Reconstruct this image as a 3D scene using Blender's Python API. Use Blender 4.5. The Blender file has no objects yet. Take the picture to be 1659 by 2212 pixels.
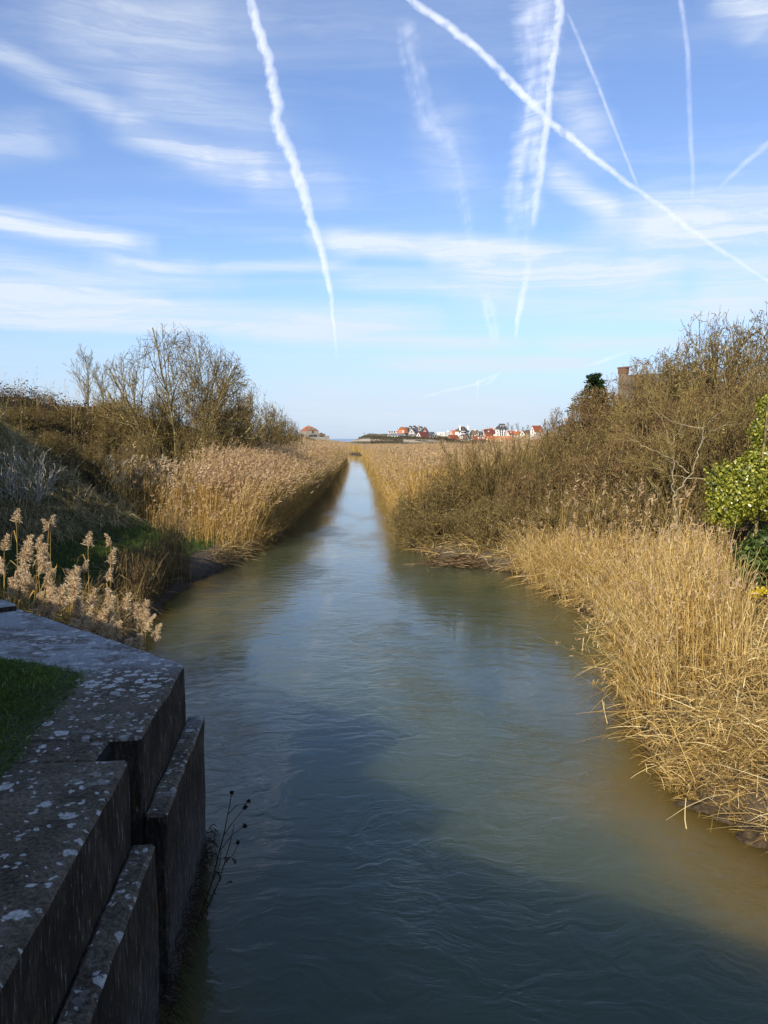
import bpy, bmesh, math, random
import numpy as np
from mathutils import Vector, noise as mnoise

random.seed(7)
RNG = np.random.default_rng(11)
SC = bpy.context.scene
COL = SC.collection
R = math.radians

# ------------------------------------------------------------------ camera
H = 3.5
F, CX, CY, HZ = 1726.0, 829.5, 1106.0, 948.0
PITCH = math.atan((CY - HZ) / F)

def ray(px, py):
    x, y, z = (px - CX) / F, 1.0, -(py - CY) / F
    c, s = math.cos(PITCH), math.sin(PITCH)
    return (x, y * c + z * s, -y * s + z * c)

def at_z(px, py, z=0.0):
    r = ray(px, py); k = (z - H) / r[2]
    return (r[0] * k, r[1] * k, z)

def at_d(px, py, D):
    r = ray(px, py); k = D / r[1]
    return (r[0] * k, D, H + r[2] * k)

cam = bpy.data.cameras.new('camera')
cam_o = bpy.data.objects.new('camera', cam)
COL.objects.link(cam_o)
cam.sensor_fit = 'VERTICAL'; cam.sensor_height = 34.6; cam.lens = 27.0
cam.clip_start = 0.05; cam.clip_end = 400000
cam_o.location = (0, 0, H)
cam_o.rotation_euler = (math.pi / 2 - PITCH, 0, 0)
SC.camera = cam_o

# ------------------------------------------------------------------ node helpers
class NT:
    def __init__(self, tree):
        self.t = tree; self.n = tree.nodes; self.l = tree.links
    def new(self, kind, **kw):
        n = self.n.new(kind)
        for k, v in kw.items(): setattr(n, k, v)
        return n
    def put(self, sock, v):
        if v is None: return
        if isinstance(v, bpy.types.NodeSocket): self.l.new(v, sock)
        else:
            if hasattr(sock.default_value, '__len__') and not hasattr(v, '__len__'): v = (v,) * len(sock.default_value)
            if hasattr(v, '__len__') and len(sock.default_value) == 4 and len(v) == 3: v = tuple(v) + (1,)
            sock.default_value = v
    def m(self, op, a, b=None, c=None, clamp=False):
        n = self.new('ShaderNodeMath', operation=op, use_clamp=clamp)
        for i, v in enumerate((a, b, c)): self.put(n.inputs[i], v)
        return n.outputs[0]
    def v(self, op, a, b=None, scale=None):
        n = self.new('ShaderNodeVectorMath', operation=op)
        self.put(n.inputs[0], a)
        if b is not None: self.put(n.inputs[1], b)
        if scale is not None: self.put(n.inputs['Scale'], scale)
        return n.outputs['Value'] if op in ('DOT_PRODUCT', 'LENGTH', 'DISTANCE') else n.outputs['Vector']
    def noise(self, vec, scale=5, detail=4, rough=.55, dist=0, col=False):
        n = self.new('ShaderNodeTexNoise')
        self.put(n.inputs['Vector'], vec); n.inputs['Scale'].default_value = scale
        n.inputs['Detail'].default_value = detail; n.inputs['Roughness'].default_value = rough
        n.inputs['Distortion'].default_value = dist
        return n.outputs['Color'] if col else n.outputs['Fac']
    def ramp(self, fac, stops, interp='LINEAR'):
        n = self.new('ShaderNodeValToRGB'); r = n.color_ramp; r.interpolation = interp
        while len(r.elements) < len(stops): r.elements.new(.5)
        for e, (p, c) in zip(r.elements, stops):
            e.position = p; e.color = tuple(c) + (1,) if hasattr(c, '__len__') else (c, c, c, 1)
        self.put(n.inputs[0], fac)
        return n.outputs[0]
    def mix(self, fac, a, b, mode='MIX'):
        n = self.new('ShaderNodeMix', data_type='RGBA', blend_type=mode)
        self.put(n.inputs[0], fac); self.put(n.inputs[6], a); self.put(n.inputs[7], b)
        return n.outputs[2]
    def step(self, x, lo, hi):
        n = self.new('ShaderNodeMapRange', interpolation_type='SMOOTHSTEP')
        self.put(n.inputs[0], x); self.put(n.inputs[1], lo); self.put(n.inputs[2], hi)
        return n.outputs[0]
    def scl(self, vec, s):
        return self.v('MULTIPLY', vec, s)

def material(name):
    m = bpy.data.materials.new(name); m.use_nodes = True
    t = NT(m.node_tree); t.n.clear()
    out = t.new('ShaderNodeOutputMaterial')
    return m, t, out

def principled(t, out, color, rough=.8, spec=.3, bump=None, bstr=.3, bdist=.02):
    p = t.new('ShaderNodeBsdfPrincipled')
    t.put(p.inputs['Base Color'], color); t.put(p.inputs['Roughness'], rough)
    p.inputs['Specular IOR Level'].default_value = spec
    if bump is not None:
        b = t.new('ShaderNodeBump'); b.inputs['Strength'].default_value = bstr; b.inputs['Distance'].default_value = bdist
        t.put(b.inputs['Height'], bump); t.l.new(b.outputs[0], p.inputs['Normal'])
    t.l.new(p.outputs[0], out.inputs['Surface'])
    return p

def pos(t): return t.new('ShaderNodeNewGeometry').outputs['Position']
def attr(t, n='tint'): return t.new('ShaderNodeAttribute', attribute_name=n).outputs['Fac']

def leafy(name, stops, trans=.3, nscale=0, gloss=0.0):
    """thin plant matter: each blade has its own colour by the tint attribute, some light passes through"""
    m, t, out = material(name)
    c = t.ramp(attr(t), stops)
    if nscale:
        c = t.mix(t.m('MULTIPLY', t.noise(pos(t), nscale, 3), .7), c, t.mix(1, c, (.55, .5, .42), 'MULTIPLY'))
    d = t.new('ShaderNodeBsdfDiffuse'); t.put(d.inputs[0], c)
    tr = t.new('ShaderNodeBsdfTranslucent'); t.put(tr.inputs[0], c)
    mx = t.new('ShaderNodeMixShader'); mx.inputs[0].default_value = trans
    t.l.new(d.outputs[0], mx.inputs[1]); t.l.new(tr.outputs[0], mx.inputs[2])
    res = mx.outputs[0]
    if gloss:
        g = t.new('ShaderNodeBsdfGlossy'); g.inputs['Roughness'].default_value = .35
        m2 = t.new('ShaderNodeMixShader'); m2.inputs[0].default_value = gloss
        t.l.new(res, m2.inputs[1]); t.l.new(g.outputs[0], m2.inputs[2]); res = m2.outputs[0]
    t.l.new(res, out.inputs['Surface'])
    return m

def plain(name, color, rough=.8, var=.25, scale=3.0, spec=.3, bstr=.2, stretch=(1, 1, 1)):
    m, t, out = material(name)
    p = t.scl(pos(t), stretch)
    n = t.noise(p, scale, 5, .6)
    lo = tuple(c * (1 - var) for c in color); hi = tuple(min(1, c * (1 + var)) for c in color)
    principled(t, out, t.ramp(n, [(.3, lo), (.7, hi)]), rough, spec, n, bstr, .02)
    return m

# ------------------------------------------------------------------ object helpers
def tag(o, label=None, cat=None, group=None, kind=None):
    if label: o['label'] = label
    if cat: o['category'] = cat
    if group: o['group'] = group
    if kind: o['kind'] = kind
    return o

def empty(name, loc, rz=0.0, scale=None):
    o = bpy.data.objects.new(name, None); COL.objects.link(o)
    o.location = loc; o.rotation_euler = (0, 0, rz); o.empty_display_size = .2
    if scale is not None: o.scale = scale if hasattr(scale, '__len__') else (scale,) * 3
    return o

def link(name, me, parent=None):
    o = bpy.data.objects.new(name, me); COL.objects.link(o)
    if parent is not None: o.parent = parent
    return o

def kids(o): return list(o.children)
def copy_tree(o, parent=None):
    c = o.copy(); COL.objects.link(c)
    if parent is not None: c.parent = parent
    for ch in kids(o): copy_tree(ch, c)
    return c

class Geo:
    """collects quads and triangles as numpy arrays and links them as ONE mesh"""
    def __init__(self): self.V = []; self.F = []; self.MI = []; self.T = []; self.n = 0; self.A = {}
    def add(self, v, f, mi=0, tint=None):
        v = np.asarray(v, float).reshape(-1, 3); f = np.asarray(f, int)
        if len(f) == 0: return
        self.V.append(v); self.F.append(f + self.n); self.MI.append(np.full(len(f), mi) if np.isscalar(mi) else np.asarray(mi))
        self.T.append(np.full(len(v), .5) if tint is None else (np.full(len(v), tint) if np.isscalar(tint) else np.asarray(tint, float)))
        self.n += len(v)
    def mesh(self, name, mats, smooth=False):
        me = bpy.data.meshes.new(name)
        V = np.concatenate(self.V); T = np.concatenate(self.T)
        tot = np.concatenate([np.full(len(f), f.shape[1]) for f in self.F])
        lv = np.concatenate([f.ravel() for f in self.F])
        me.vertices.add(len(V)); me.vertices.foreach_set('co', V.astype(np.float32).ravel())
        me.loops.add(len(lv)); me.loops.foreach_set('vertex_index', lv.astype(np.int32))
        me.polygons.add(len(tot))
        st = np.concatenate([[0], np.cumsum(tot)[:-1]])
        me.polygons.foreach_set('loop_start', st.astype(np.int32))
        me.polygons.foreach_set('loop_total', tot.astype(np.int32))
        for m in mats: me.materials.append(m)
        me.polygons.foreach_set('material_index', np.concatenate(self.MI).astype(np.int32))
        me.polygons.foreach_set('use_smooth', np.full(len(tot), smooth))
        a = me.attributes.new('tint', 'FLOAT', 'POINT'); a.data.foreach_set('value', T.astype(np.float32))
        for k, arr in self.A.items():
            a = me.attributes.new(k, 'FLOAT', 'POINT'); a.data.foreach_set('value', np.asarray(arr).astype(np.float32))
        me.update(calc_edges=True); me.validate()
        return me
    def build(self, name, mats, parent=None, smooth=False):
        if not isinstance(mats, (list, tuple)): mats = [mats]
        return link(name, self.mesh(name, mats, smooth), parent)
    def box(self, c, s, rz=0.0, mi=0, tint=.5):
        x, y, z = s[0] / 2, s[1] / 2, s[2] / 2
        v = np.array([[-x,-y,-z],[x,-y,-z],[x,y,-z],[-x,y,-z],[-x,-y,z],[x,-y,z],[x,y,z],[-x,y,z]])
        ca, sa = math.cos(rz), math.sin(rz)
        v = v @ np.array([[ca, sa, 0], [-sa, ca, 0], [0, 0, 1]]) + np.array(c)
        self.add(v, [[3,2,1,0],[4,5,6,7],[0,1,5,4],[1,2,6,5],[2,3,7,6],[3,0,4,7]], mi, tint)
    def prism(self, poly, z0, z1, mi=0):
        """upright prism over a convex plan polygon"""
        n = len(poly)
        v = [(p[0], p[1], z0) for p in poly] + [(p[0], p[1], z1) for p in poly]
        for i in range(n):
            j = (i + 1) % n
            self.add([v[i], v[j], v[n + j], v[n + i]], [[0, 1, 2, 3]], mi)
        self.add(v[n:], [list(range(n))], mi); self.add(v[:n], [list(range(n))[::-1]], mi)
    def tubes(self, p0, p1, r0, r1, k=3, mi=0, tint=.5):
        p0 = np.asarray(p0, float); p1 = np.asarray(p1, float); r0 = np.asarray(r0, float); r1 = np.asarray(r1, float)
        n = len(p0)
        if n == 0: return
        d = p1 - p0; d /= np.maximum(np.linalg.norm(d, axis=1, keepdims=True), 1e-9)
        ref = np.where(np.abs(d[:, 2:3]) < .9, np.array([[0, 0, 1.]]), np.array([[1., 0, 0]]))
        a = np.cross(d, ref); a /= np.linalg.norm(a, axis=1, keepdims=True); b = np.cross(d, a)
        v = np.zeros((n, 2 * k, 3))
        for i in range(k):
            w = 2 * math.pi * i / k
            o = math.cos(w) * a + math.sin(w) * b
            v[:, i] = p0 + o * r0[:, None]; v[:, k + i] = p1 + o * r1[:, None]
        base = (np.arange(n) * 2 * k)[:, None]
        q = np.concatenate([base + np.array([[i, (i + 1) % k, k + (i + 1) % k, k + i]]) for i in range(k)])
        tt = tint if np.isscalar(tint) else np.repeat(np.asarray(tint), 2 * k)
        self.add(v, q, mi, tt)
    def ribbons(self, P, W, side, mi=0, tint=.5):
        """P (N,K,3) centre lines, W (N,K) widths, side (N,3) direction of the width"""
        P = np.asarray(P, float); n, k = P.shape[:2]
        if n == 0: return
        s = side[:, None, :] * (np.asarray(W)[:, :, None] * .5)
        v = np.stack([P - s, P + s], axis=2)                     # N,K,2,3
        base = (np.arange(n) * k * 2)[:, None]
        q = np.concatenate([base + np.array([[2 * i, 2 * i + 1, 2 * i + 3, 2 * i + 2]]) for i in range(k - 1)])
        tt = tint if np.isscalar(tint) else np.repeat(np.asarray(tint), 2 * k)
        self.add(v, q, mi, tt)
    def flakes(self, c, u, v, mi=0, tint=.5):
        """small leaf shaped faces: centre, half length vector, half width vector"""
        n = len(c)
        if n == 0: return
        P = np.stack([c - u, c + v * .9 - u * .1, c + u, c - v * .9 - u * .1], axis=1)
        q = np.arange(n * 4).reshape(n, 4)
        self.add(P, q, mi, tint if np.isscalar(tint) else np.repeat(np.asarray(tint), 4))

def unit(n, rng=RNG):
    v = rng.normal(size=(n, 3)); return v / np.linalg.norm(v, axis=1, keepdims=True)

# ------------------------------------------------------------------ sun, sky
SUN_AZ, SUN_EL = 22.0, 27.0       # degrees left of straight behind the camera, and above the horizon
to_sun = Vector((-math.sin(R(SUN_AZ)) * math.cos(R(SUN_EL)), -math.cos(R(SUN_AZ)) * math.cos(R(SUN_EL)), math.sin(R(SUN_EL))))
sl = bpy.data.lights.new('sun', 'SUN'); sl.energy = 4.5; sl.angle = R(.5); sl.color = (1, .90, .74)
so = bpy.data.objects.new('sun', sl); COL.objects.link(so)
so.rotation_euler = (-to_sun).to_track_quat('-Z', 'Y').to_euler()

W = bpy.data.worlds.new('World'); SC.world = W; W.use_nodes = True
t = NT(W.node_tree); t.n.clear()
wout = t.new('ShaderNodeOutputWorld')
sky = t.new('ShaderNodeTexSky', sky_type='NISHITA')
sky.sun_disc = False; sky.sun_elevation = R(SUN_EL)
sky.sun_rotation = math.atan2(to_sun.x, to_sun.y)
sky.air_density = 1.0; sky.dust_density = .35; sky.ozone_density = 2.6; sky.altitude = 0
bg = t.new('ShaderNodeBackground')
gen = t.new('ShaderNodeTexCoord').outputs['Generated']
sx = t.new('ShaderNodeSeparateXYZ'); t.l.new(gen, sx.inputs[0])
dx, dy, dz = sx.outputs
az = t.m('ARCTAN2', dx, dy); el = t.m('ARCSINE', dz)
ael = t.new('ShaderNodeCombineXYZ'); t.l.new(az, ael.inputs[0]); t.l.new(el, ael.inputs[1])
ael = ael.outputs[0]
# cloud sheet coordinates: where the view ray meets a level sheet high above
zz = t.m('MAXIMUM', dz, .035)
cl = t.new('ShaderNodeCombineXYZ')
t.l.new(t.m('DIVIDE', dx, zz), cl.inputs[0]); t.l.new(t.m('DIVIDE', dy, zz), cl.inputs[1])
cl = cl.outputs[0]
warp = t.v('SUBTRACT', t.noise(t.scl(ael, (2.8, 15, 1)), 1.0, 6, .6, col=True), (.5, .5, .5))
pw = t.v('ADD', ael, t.scl(warp, (.06, .022, 0)))
fib = t.noise(t.v('ADD', t.scl(ael, (2.6, 58, 1)), t.scl(warp, (1.2, 4, 0))), 1.0, 9, .66)     # long level fibres
def azel(px, py):
    r = Vector(ray(px, py)).normalized()
    return (math.atan2(r.x, r.y), math.asin(r.z), 0)
total = None
streaks = [  # x0 y0 x1 y1 half width strength
    (-250, 640, 330, 662, 40, .95), (150, 672, 930, 692, 30, .80), (-250, 690, 420, 705, 14, .6), (480, 715, 1120, 745, 18, .45), (-250, 600, 200, 622, 14, .5),
    (690, 518, 1000, 540, 24, .72), (960, 548, 1430, 600, 38, .95), (1330, 500, 1800, 470, 80, .62), (1480, 640, 1900, 600, 60, .42),
    (820, 785, 1290, 785, 17, .85), (1180, 742, 1500, 738, 20, .45), (-100, 455, 310, 525, 26, .55), (205, 563, 430, 570, 16, .45),
    (420, 575, 760, 560, 14, .30), (700, 600, 1150, 618, 26, .38), (-60, 90, 260, 240, 24, .26), (240, 260, 470, 365, 34, .34), (430, 350, 590, 375, 36, .34), (520, 390, 760, 410, 46, .20),
    (-200, 310, 120, 290, 44, .22), (60, 20, 520, 60, 90, .22), (560, 872, 1250, 905, 60, .45), (1560, -40, 1660, 60, 46, .42), (930, 230, 1000, 420, 60, .15), (1240, 180, 1290, 330, 50, .26), (1180, 360, 1330, 470, 30, .42), (250, 160, 620, 330, 80, .18), (-100, 560, 500, 615, 30, .34), (1000, 640, 1659, 680, 36, .30),
]
for (x0, y0, x1, y1, hw, stg) in streaks:
    A = Vector(azel(x0, y0)); B = Vector(azel(x1, y1)); AB = B - A
    rel = t.v('SUBTRACT', pw, tuple(A))
    tt = t.m('DIVIDE', t.v('DOT_PRODUCT', rel, tuple(AB)), AB.length_squared, clamp=True)
    dist = t.v('LENGTH', t.v('SUBTRACT', rel, t.v('SCALE', tuple(AB), scale=tt)))
    g = t.step(dist, hw / F * 1.45, 0.0)
    g = t.m('MULTIPLY', g, t.m('MULTIPLY', stg, t.m('ADD', .34, t.m('MULTIPLY', t.step(t.m('MULTIPLY', tt, t.m('SUBTRACT', 1.0, tt)), 0, .16), .66))))
    total = g if total is None else t.m('ADD', total, g)
total = t.m('MINIMUM', t.m('MULTIPLY', total, 1.8), 1.15)
body = t.m('MULTIPLY', total, t.m('ADD', .42, t.m('MULTIPLY', t.step(fib, .36, .66), .75)))
# thin veil of cirrus everywhere
cir = t.noise(t.v('ADD', t.scl(cl, (.28, .95, 1)), t.scl(warp, (.9, .9, 0))), 1.0, 9, .62)
rot = t.new('ShaderNodeMapping'); rot.inputs['Rotation'].default_value = (0, 0, R(-24)); rot.inputs['Scale'].default_value = (.35, 1.5, 1)
t.l.new(cl, rot.inputs[0])
cir2 = t.noise(rot.outputs[0], 1.1, 8, .6, .6)
veil = t.m('ADD', t.m('MULTIPLY', t.step(cir, .46, .80), .34), t.m('MULTIPLY', t.step(cir2, .50, .82), .24))
fac = t.m('ADD', body, t.m('ADD', veil, .05))
fac = t.m('MINIMUM', t.m('MULTIPLY', fac, .88), .92)
# moist air near the horizon, then the clouds over it
air = t.m('MULTIPLY', t.step(el, .22, -.01), .80)
skyc = t.mix(1, t.mix(1, sky.outputs[0], (.90, .97, 1.18), 'MULTIPLY'), (.112, .112, .112), 'MULTIPLY')
skyc = t.mix(air, skyc, (.35, .45, .62))
ccol = t.mix(t.step(el, .02, .30), (.53, .61, .70), (.63, .685, .76))
allc = t.mix(t.m('MULTIPLY', fac, t.step(dz, -.02, .02)), skyc, ccol)
t.put(bg.inputs[0], allc); bg.inputs[1].default_value = 1.0
t.l.new(bg.outputs[0], wout.inputs[0])

SC.view_settings.view_transform = 'Standard'; SC.view_settings.look = 'None'
SC.view_settings.exposure = 0.45; SC.view_settings.gamma = 1.0
SC.render.engine = 'CYCLES'
SC.cycles.use_denoising = True
SC.cycles.transparent_max_bounces = 40
SC.cycles.max_bounces = 6; SC.cycles.volume_bounces = 2
SC.cycles.sample_clamp_indirect = 6.0

# ------------------------------------------------------------------ terrain
_LY = [-30, 4.0, 6.4, 7.4, 8.6, 10, 13, 15, 18, 20, 22.6, 25, 28, 40, 66, 110, 150, 165, 180, 200, 230, 300]
_LX = [-1.6, -1.6, -1.9, -2.9, -3.9, -4.2, -4.1, -4.5, -4.75, -4.5, -4.1, -3.95, -3.9, -3.9, -4.25, -5.6, -7.0, -8.2, -12.5, -25, -60, -400]
_RY = [-30, 0, 5, 6.85, 7.4, 8, 9, 11.4, 13, 15, 17.7, 20.7, 21.8, 22.8, 25, 30, 40, 54, 90, 144, 160, 175, 190, 215, 240, 300]
_RX = [6, 5, 3.9, 3.3, 3.0, 2.88, 2.95, 3.5, 4.0, 4.26, 3.8, 3.35, 2.4, 1.6, .95, .7, .4, 0, -1.2, -3.2, -4.0, -5.5, -9, -25, -50, -390]
def XL(y): return np.interp(y, _LY, _LX)
def XR(y): return np.interp(y, _RY, _RX)
def sstep(x, a, b):
    k = np.clip((x - a) / (b - a), 0, 1); return k * k * (3 - 2 * k)
def wob(x, y, s, seed=0.0):
    return (np.sin(x * 1.3 * s + 1.7 + seed) * np.cos(y * 1.1 * s - .6 + seed * 2) + .5 * np.sin(x * 2.9 * s - y * 2.3 * s + seed) + .25 * np.sin(x * 6.1 * s + y * 5.3 * s + 2 * seed)) / 1.75

def hgt(x, y):
    x = np.asarray(x, float); y = np.asarray(y, float)
    xl, xr = XL(y), XR(y)
    d = np.maximum(xl - x, x - xr)
    d = d + .14 * wob(x, y, 2.2) + .05 * wob(x, y, 7)
    shelf = np.where((x > 0) & (d < 0), np.interp(y, [3, 5, 7.6, 9], [.17, .17, .32, 1.0]), 1.0)
    kd = sstep(-d, .9, 2.3); shelf = shelf * (1 - kd) + kd
    z = np.interp(d * shelf, [-2.6, -1.0, -.3, 0, .22, .6, 1.6, 4, 12], [-1.5, -.95, -.32, -.03, .2, .38, .46, .58, .8])
    z = np.where((y > 60) & (d > 0), np.minimum(z, .45), z)
    # mud spit, left
    spit = np.exp(-((x + 4.6) / 1.0) ** 2 - ((y - 20.2) / 2.4) ** 2)
    z = np.where((x < 0) & (z > .1), z - .16 * spit, z)
    # spur of the hill
    ax, ay, ux, uy = -7.5, 25.9, -.80, -.60
    tx = (x - ax) * ux + (y - ay) * uy
    w = (x - ax) * uy * -1 * -1 * 0 + ((x - ax) * (-uy) + (y - ay) * ux)     # >0 towards the camera
    hh = 3.5 * sstep(tx, -.6, 6.2) + .25 * sstep(tx, 6, 14)
    z = z + hh * np.where(w > 0, np.exp(-(w / 3.6) ** 2), np.exp(-(w / 2.3) ** 2)) * np.where(x < 0, 1, 0)
    # hill behind with the trees
    hl = sstep(-x, 6.4, 16.5) * sstep(y, 25, 32) * (1 - .75 * sstep(y, 50, 120))
    z = z + 4.1 * hl * (1 + .16 * wob(x, y, .42))
    hl2 = sstep(-x, 9, 22) * (1 - sstep(y, 23, 30))
    z = z + 3.2 * hl2
    # right side rises gently away from the water, house stands on a low rise
    z = z + 1.0 * sstep(x - xr, 3.0, 12) * sstep(y, 5, 12) * (1 - sstep(y, 31, 42)) + 1.6 * np.exp(-(((x - 17) / 9) ** 2 + ((y - 52) / 12) ** 2))
    # dry ground and dunes by the sea
    far = sstep(y, 265, 300)
    z = z * (1 - far) + far * (1.0 + .15 * wob(x, y, .05))
    dl = sstep(x, -26, -10) * sstep(y, 395, 490)
    z = z + dl * (np.interp(x, [-10, 30, 45, 300], [3.1, 2.9, .7, .7]) + .55 * wob(x, y, .045, 1.0) + .35 * wob(x, y, .16, 2.0)) + dl * 2.6 * sstep(y, 505, 545)
    z = z - 7.0 * sstep(y, 640, 700) * (1 - .0 * x)
    # small roughness
    z = z + np.where(d > .1, .045 * wob(x, y, 3.1) + .03 * wob(x, y, 9.0, 1.3), 0) * (1 - far)
    return z

ys = np.concatenate([np.arange(-14, 5, .8), np.arange(5, 32, .2), np.arange(32, 60, .6), np.arange(60, 180, 2.5), np.arange(180, 300, 6), np.arange(300, 720, 6), np.arange(720, 1000, 40)])
xs = np.concatenate([-np.geomspace(3000, 60, 26)[:-1], -np.geomspace(60, 16, 26)[:-1], np.arange(-16, 14, .2), np.geomspace(14, 60, 26)[1:], np.geomspace(60, 300, 60)[1:], np.geomspace(300, 3000, 16)[1:]])
GX, GY = np.meshgrid(xs, ys)
GZ = hgt(GX, GY)
# the land behind the abutment stays below its top
g = Geo()
nx, ny = len(xs), len(ys)
idx = np.arange(nx * ny).reshape(ny, nx)
q = np.stack([idx[:-1, :-1], idx[:-1, 1:], idx[1:, 1:], idx[1:, :-1]], axis=-1).reshape(-1, 4)
g.add(np.stack([GX, GY, GZ], -1).reshape(-1, 3), q)

m_ground, t, out = material('ground')
P = pos(t)
sep = t.new('ShaderNodeSeparateXYZ'); t.l.new(P, sep.inputs[0])
n1 = t.noise(P, .9, 6, .6); n2 = t.noise(P, 7, 5, .65); n3 = t.noise(P, .05, 4, .6)
mud = t.ramp(n2, [(.3, (.060, .048, .034)), (.7, (.145, .115, .080))])
turf = t.ramp(n2, [(.3, (.030, .034, .014)), (.55, (.075, .068, .030)), (.75, (.12, .10, .05))])
c = t.mix(t.step(t.m('ADD', sep.outputs[2], t.m('MULTIPLY', t.m('SUBTRACT', n1, .5), .5)), .28, .62), mud, turf)
sand = t.ramp(t.noise(P, .035, 5, .62), [(.40, (.085, .082, .045)), (.52, (.17, .15, .085)), (.60, (.50, .41, .29)), (.8, (.56, .47, .34))])
c = t.mix(t.step(sep.outputs[1], 300, 420), c, sand)
wet = t.step(sep.outputs[2], .22, .02)
c = t.mix(t.m('MULTIPLY', t.step(sep.outputs[2], -.02, -.10), t.step(sep.outputs[1], 12, 8)), c, t.ramp(n2, [(.3, (.15, .095, .03)), (.7, (.30, .20, .07))]))
c = t.mix(wet, c, t.mix(1, c, (.62, .58, .52), 'MULTIPLY'))
principled(t, out, c, .95, .08, t.m('ADD', n2, n1), .8, .06)
tag(g.build('ground', m_ground, smooth=True), kind='structure')

# ------------------------------------------------------------------ water
m_water, t, out = material('river_water')
P = pos(t)
sp = t.new('ShaderNodeSeparateXYZ'); t.l.new(P, sp.inputs[0])
wv = t.v('SUBTRACT', t.noise(P, .45, 4, .6, col=True), (.5, .5, .5))
Pw = t.v('ADD', P, t.scl(wv, (2.4, 1.5, 0)))
rip = t.noise(t.scl(Pw, (1.3, 2.6, 1)), 1.5, 4, .5, .9)
rip2 = t.noise(t.scl(Pw, (1.0, 2.2, 1)), 8.0, 4, .6, .8)
swirl = t.noise(t.scl(Pw, (1.0, 1.0, 1)), .8, 2, .5, 1.6)
calm = t.step(t.noise(t.scl(P, (1, .4, 1)), .33, 3, .55), .36, .66)
nearw = t.step(sp.outputs[1], 60, 12)
hgtw = t.m('ADD', t.m('ADD', t.m('MULTIPLY', rip, .7), t.m('MULTIPLY', t.m('MULTIPLY', rip2, .40), calm)), t.m('MULTIPLY', swirl, .7))
bmp = t.new('ShaderNodeBump'); bmp.inputs['Distance'].default_value = .06
t.put(bmp.inputs['Strength'], t.m('MULTIPLY', t.m('ADD', .25, t.m('MULTIPLY', calm, .75)), t.m('ADD', .07, t.m('MULTIPLY', nearw, .38)))); t.put(bmp.inputs['Height'], hgtw)
silt = t.noise(t.scl(Pw, (.5, .3, 1)), .5, 4, .6)
murk = t.mix(t.step(silt, .35, .68), (.046, .066, .036), (.070, .090, .050))
murk = t.mix(attr(t, 'silt'), murk, (.25, .168, .036))
dif = t.new('ShaderNodeSubsurfaceScattering', falloff='BURLEY'); t.put(dif.inputs['Color'], murk)
dif.inputs['Scale'].default_value = 1.7; dif.inputs['Radius'].default_value = (.9, 1.0, .8)      # light spreads through the cloudy water
trn = t.new('ShaderNodeBsdfTransparent'); trn.inputs[0].default_value = (.86, .76, .48, 1)
inner = t.new('ShaderNodeMixShader'); t.put(inner.inputs[0], attr(t, 'shallow'))
t.l.new(dif.outputs[0], inner.inputs[1]); t.l.new(trn.outputs[0], inner.inputs[2])
gl = t.new('ShaderNodeBsdfGlossy'); gl.inputs['Roughness'].default_value = .03; gl.inputs[0].default_value = (.97, .98, 1, 1)
t.l.new(bmp.outputs[0], gl.inputs['Normal'])
fr = t.new('ShaderNodeFresnel'); fr.inputs[0].default_value = 1.333; t.l.new(bmp.outputs[0], fr.inputs['Normal'])
mx = t.new('ShaderNodeMixShader'); t.l.new(fr.outputs[0], mx.inputs[0])
t.l.new(inner.outputs[0], mx.inputs[1]); t.l.new(gl.outputs[0], mx.inputs[2])
t.l.new(mx.outputs[0], out.inputs['Surface'])

yw = np.concatenate([np.arange(-14, 30, .2), np.arange(30, 300, 3)])
uw = np.linspace(0, 1, 60)
YY, UU = np.meshgrid(yw, uw, indexing='ij')
xl, xr = XL(YY) - 1.2, XR(YY) + 1.2
XX = xl + (xr - xl) * UU
g = Geo()
i2 = np.arange(XX.size).reshape(XX.shape)
q = np.stack([i2[:-1, :-1], i2[:-1, 1:], i2[1:, 1:], i2[1:, :-1]], axis=-1).reshape(-1, 4)
g.add(np.stack([XX, YY, 0 * XX], -1).reshape(-1, 3), q)
hb = hgt(XX, YY)
g.A['shallow'] = np.clip(.75 * np.exp(-np.maximum(-hb, 0) / .16), 0, .7).ravel()
g.A['silt'] = np.clip(np.exp(-np.maximum(-hb - .03, 0) / .34) * np.interp(YY, [8, 26], [1, .35]), 0, 1).ravel()
tag(g.build('river', m_water, smooth=True), kind='structure')

m_sea, t, out = material('sea_water')
P = pos(t)
principled(t, out, t.ramp(t.noise(t.scl(P, (.01, .05, 1)), 1, 4), [(.3, (.03, .075, .13)), (.7, (.055, .115, .18))]), .22, .5, t.noise(P, .4, 4), .4, .5)
g = Geo(); g.add([[-90000, 690, -1.2], [90000, 690, -1.2], [90000, 150000, -1.2], [-90000, 150000, -1.2]], [[0, 1, 2, 3]])
tag(g.build('sea', m_sea), kind='structure')

# ------------------------------------------------------------------ plant materials
m_reed = leafy('reed_straw', [(0, (.17, .105, .035)), (.35, (.41, .262, .080)), (.7, (.63, .435, .150)), (1, (.80, .645, .32))], .30)
m_plume = leafy('reed_plume', [(0, (.25, .155, .080)), (.5, (.45, .305, .165)), (1, (.64, .48, .28))], .40)
m_plume_pale = leafy('reed_plume_pale', [(0, (.36, .25, .13)), (.5, (.62, .475, .29)), (1, (.84, .71, .50))], .45)
m_litter = leafy('dry_litter', [(0, (.075, .05, .028)), (.4, (.34, .222, .075)), (.75, (.64, .46, .17)), (1, (.86, .72, .40))], .22)
m_twig = leafy('twig_brown', [(0, (.030, .021, .013)), (.45, (.112, .080, .036)), (.8, (.225, .165, .064)), (1, (.42, .33, .12))], .0)
m_twig_red = leafy('twig_russet', [(0, (.032, .020, .013)), (.45, (.128, .080, .039)), (.8, (.235, .155, .070)), (1, (.42, .31, .14))], .0)
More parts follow.
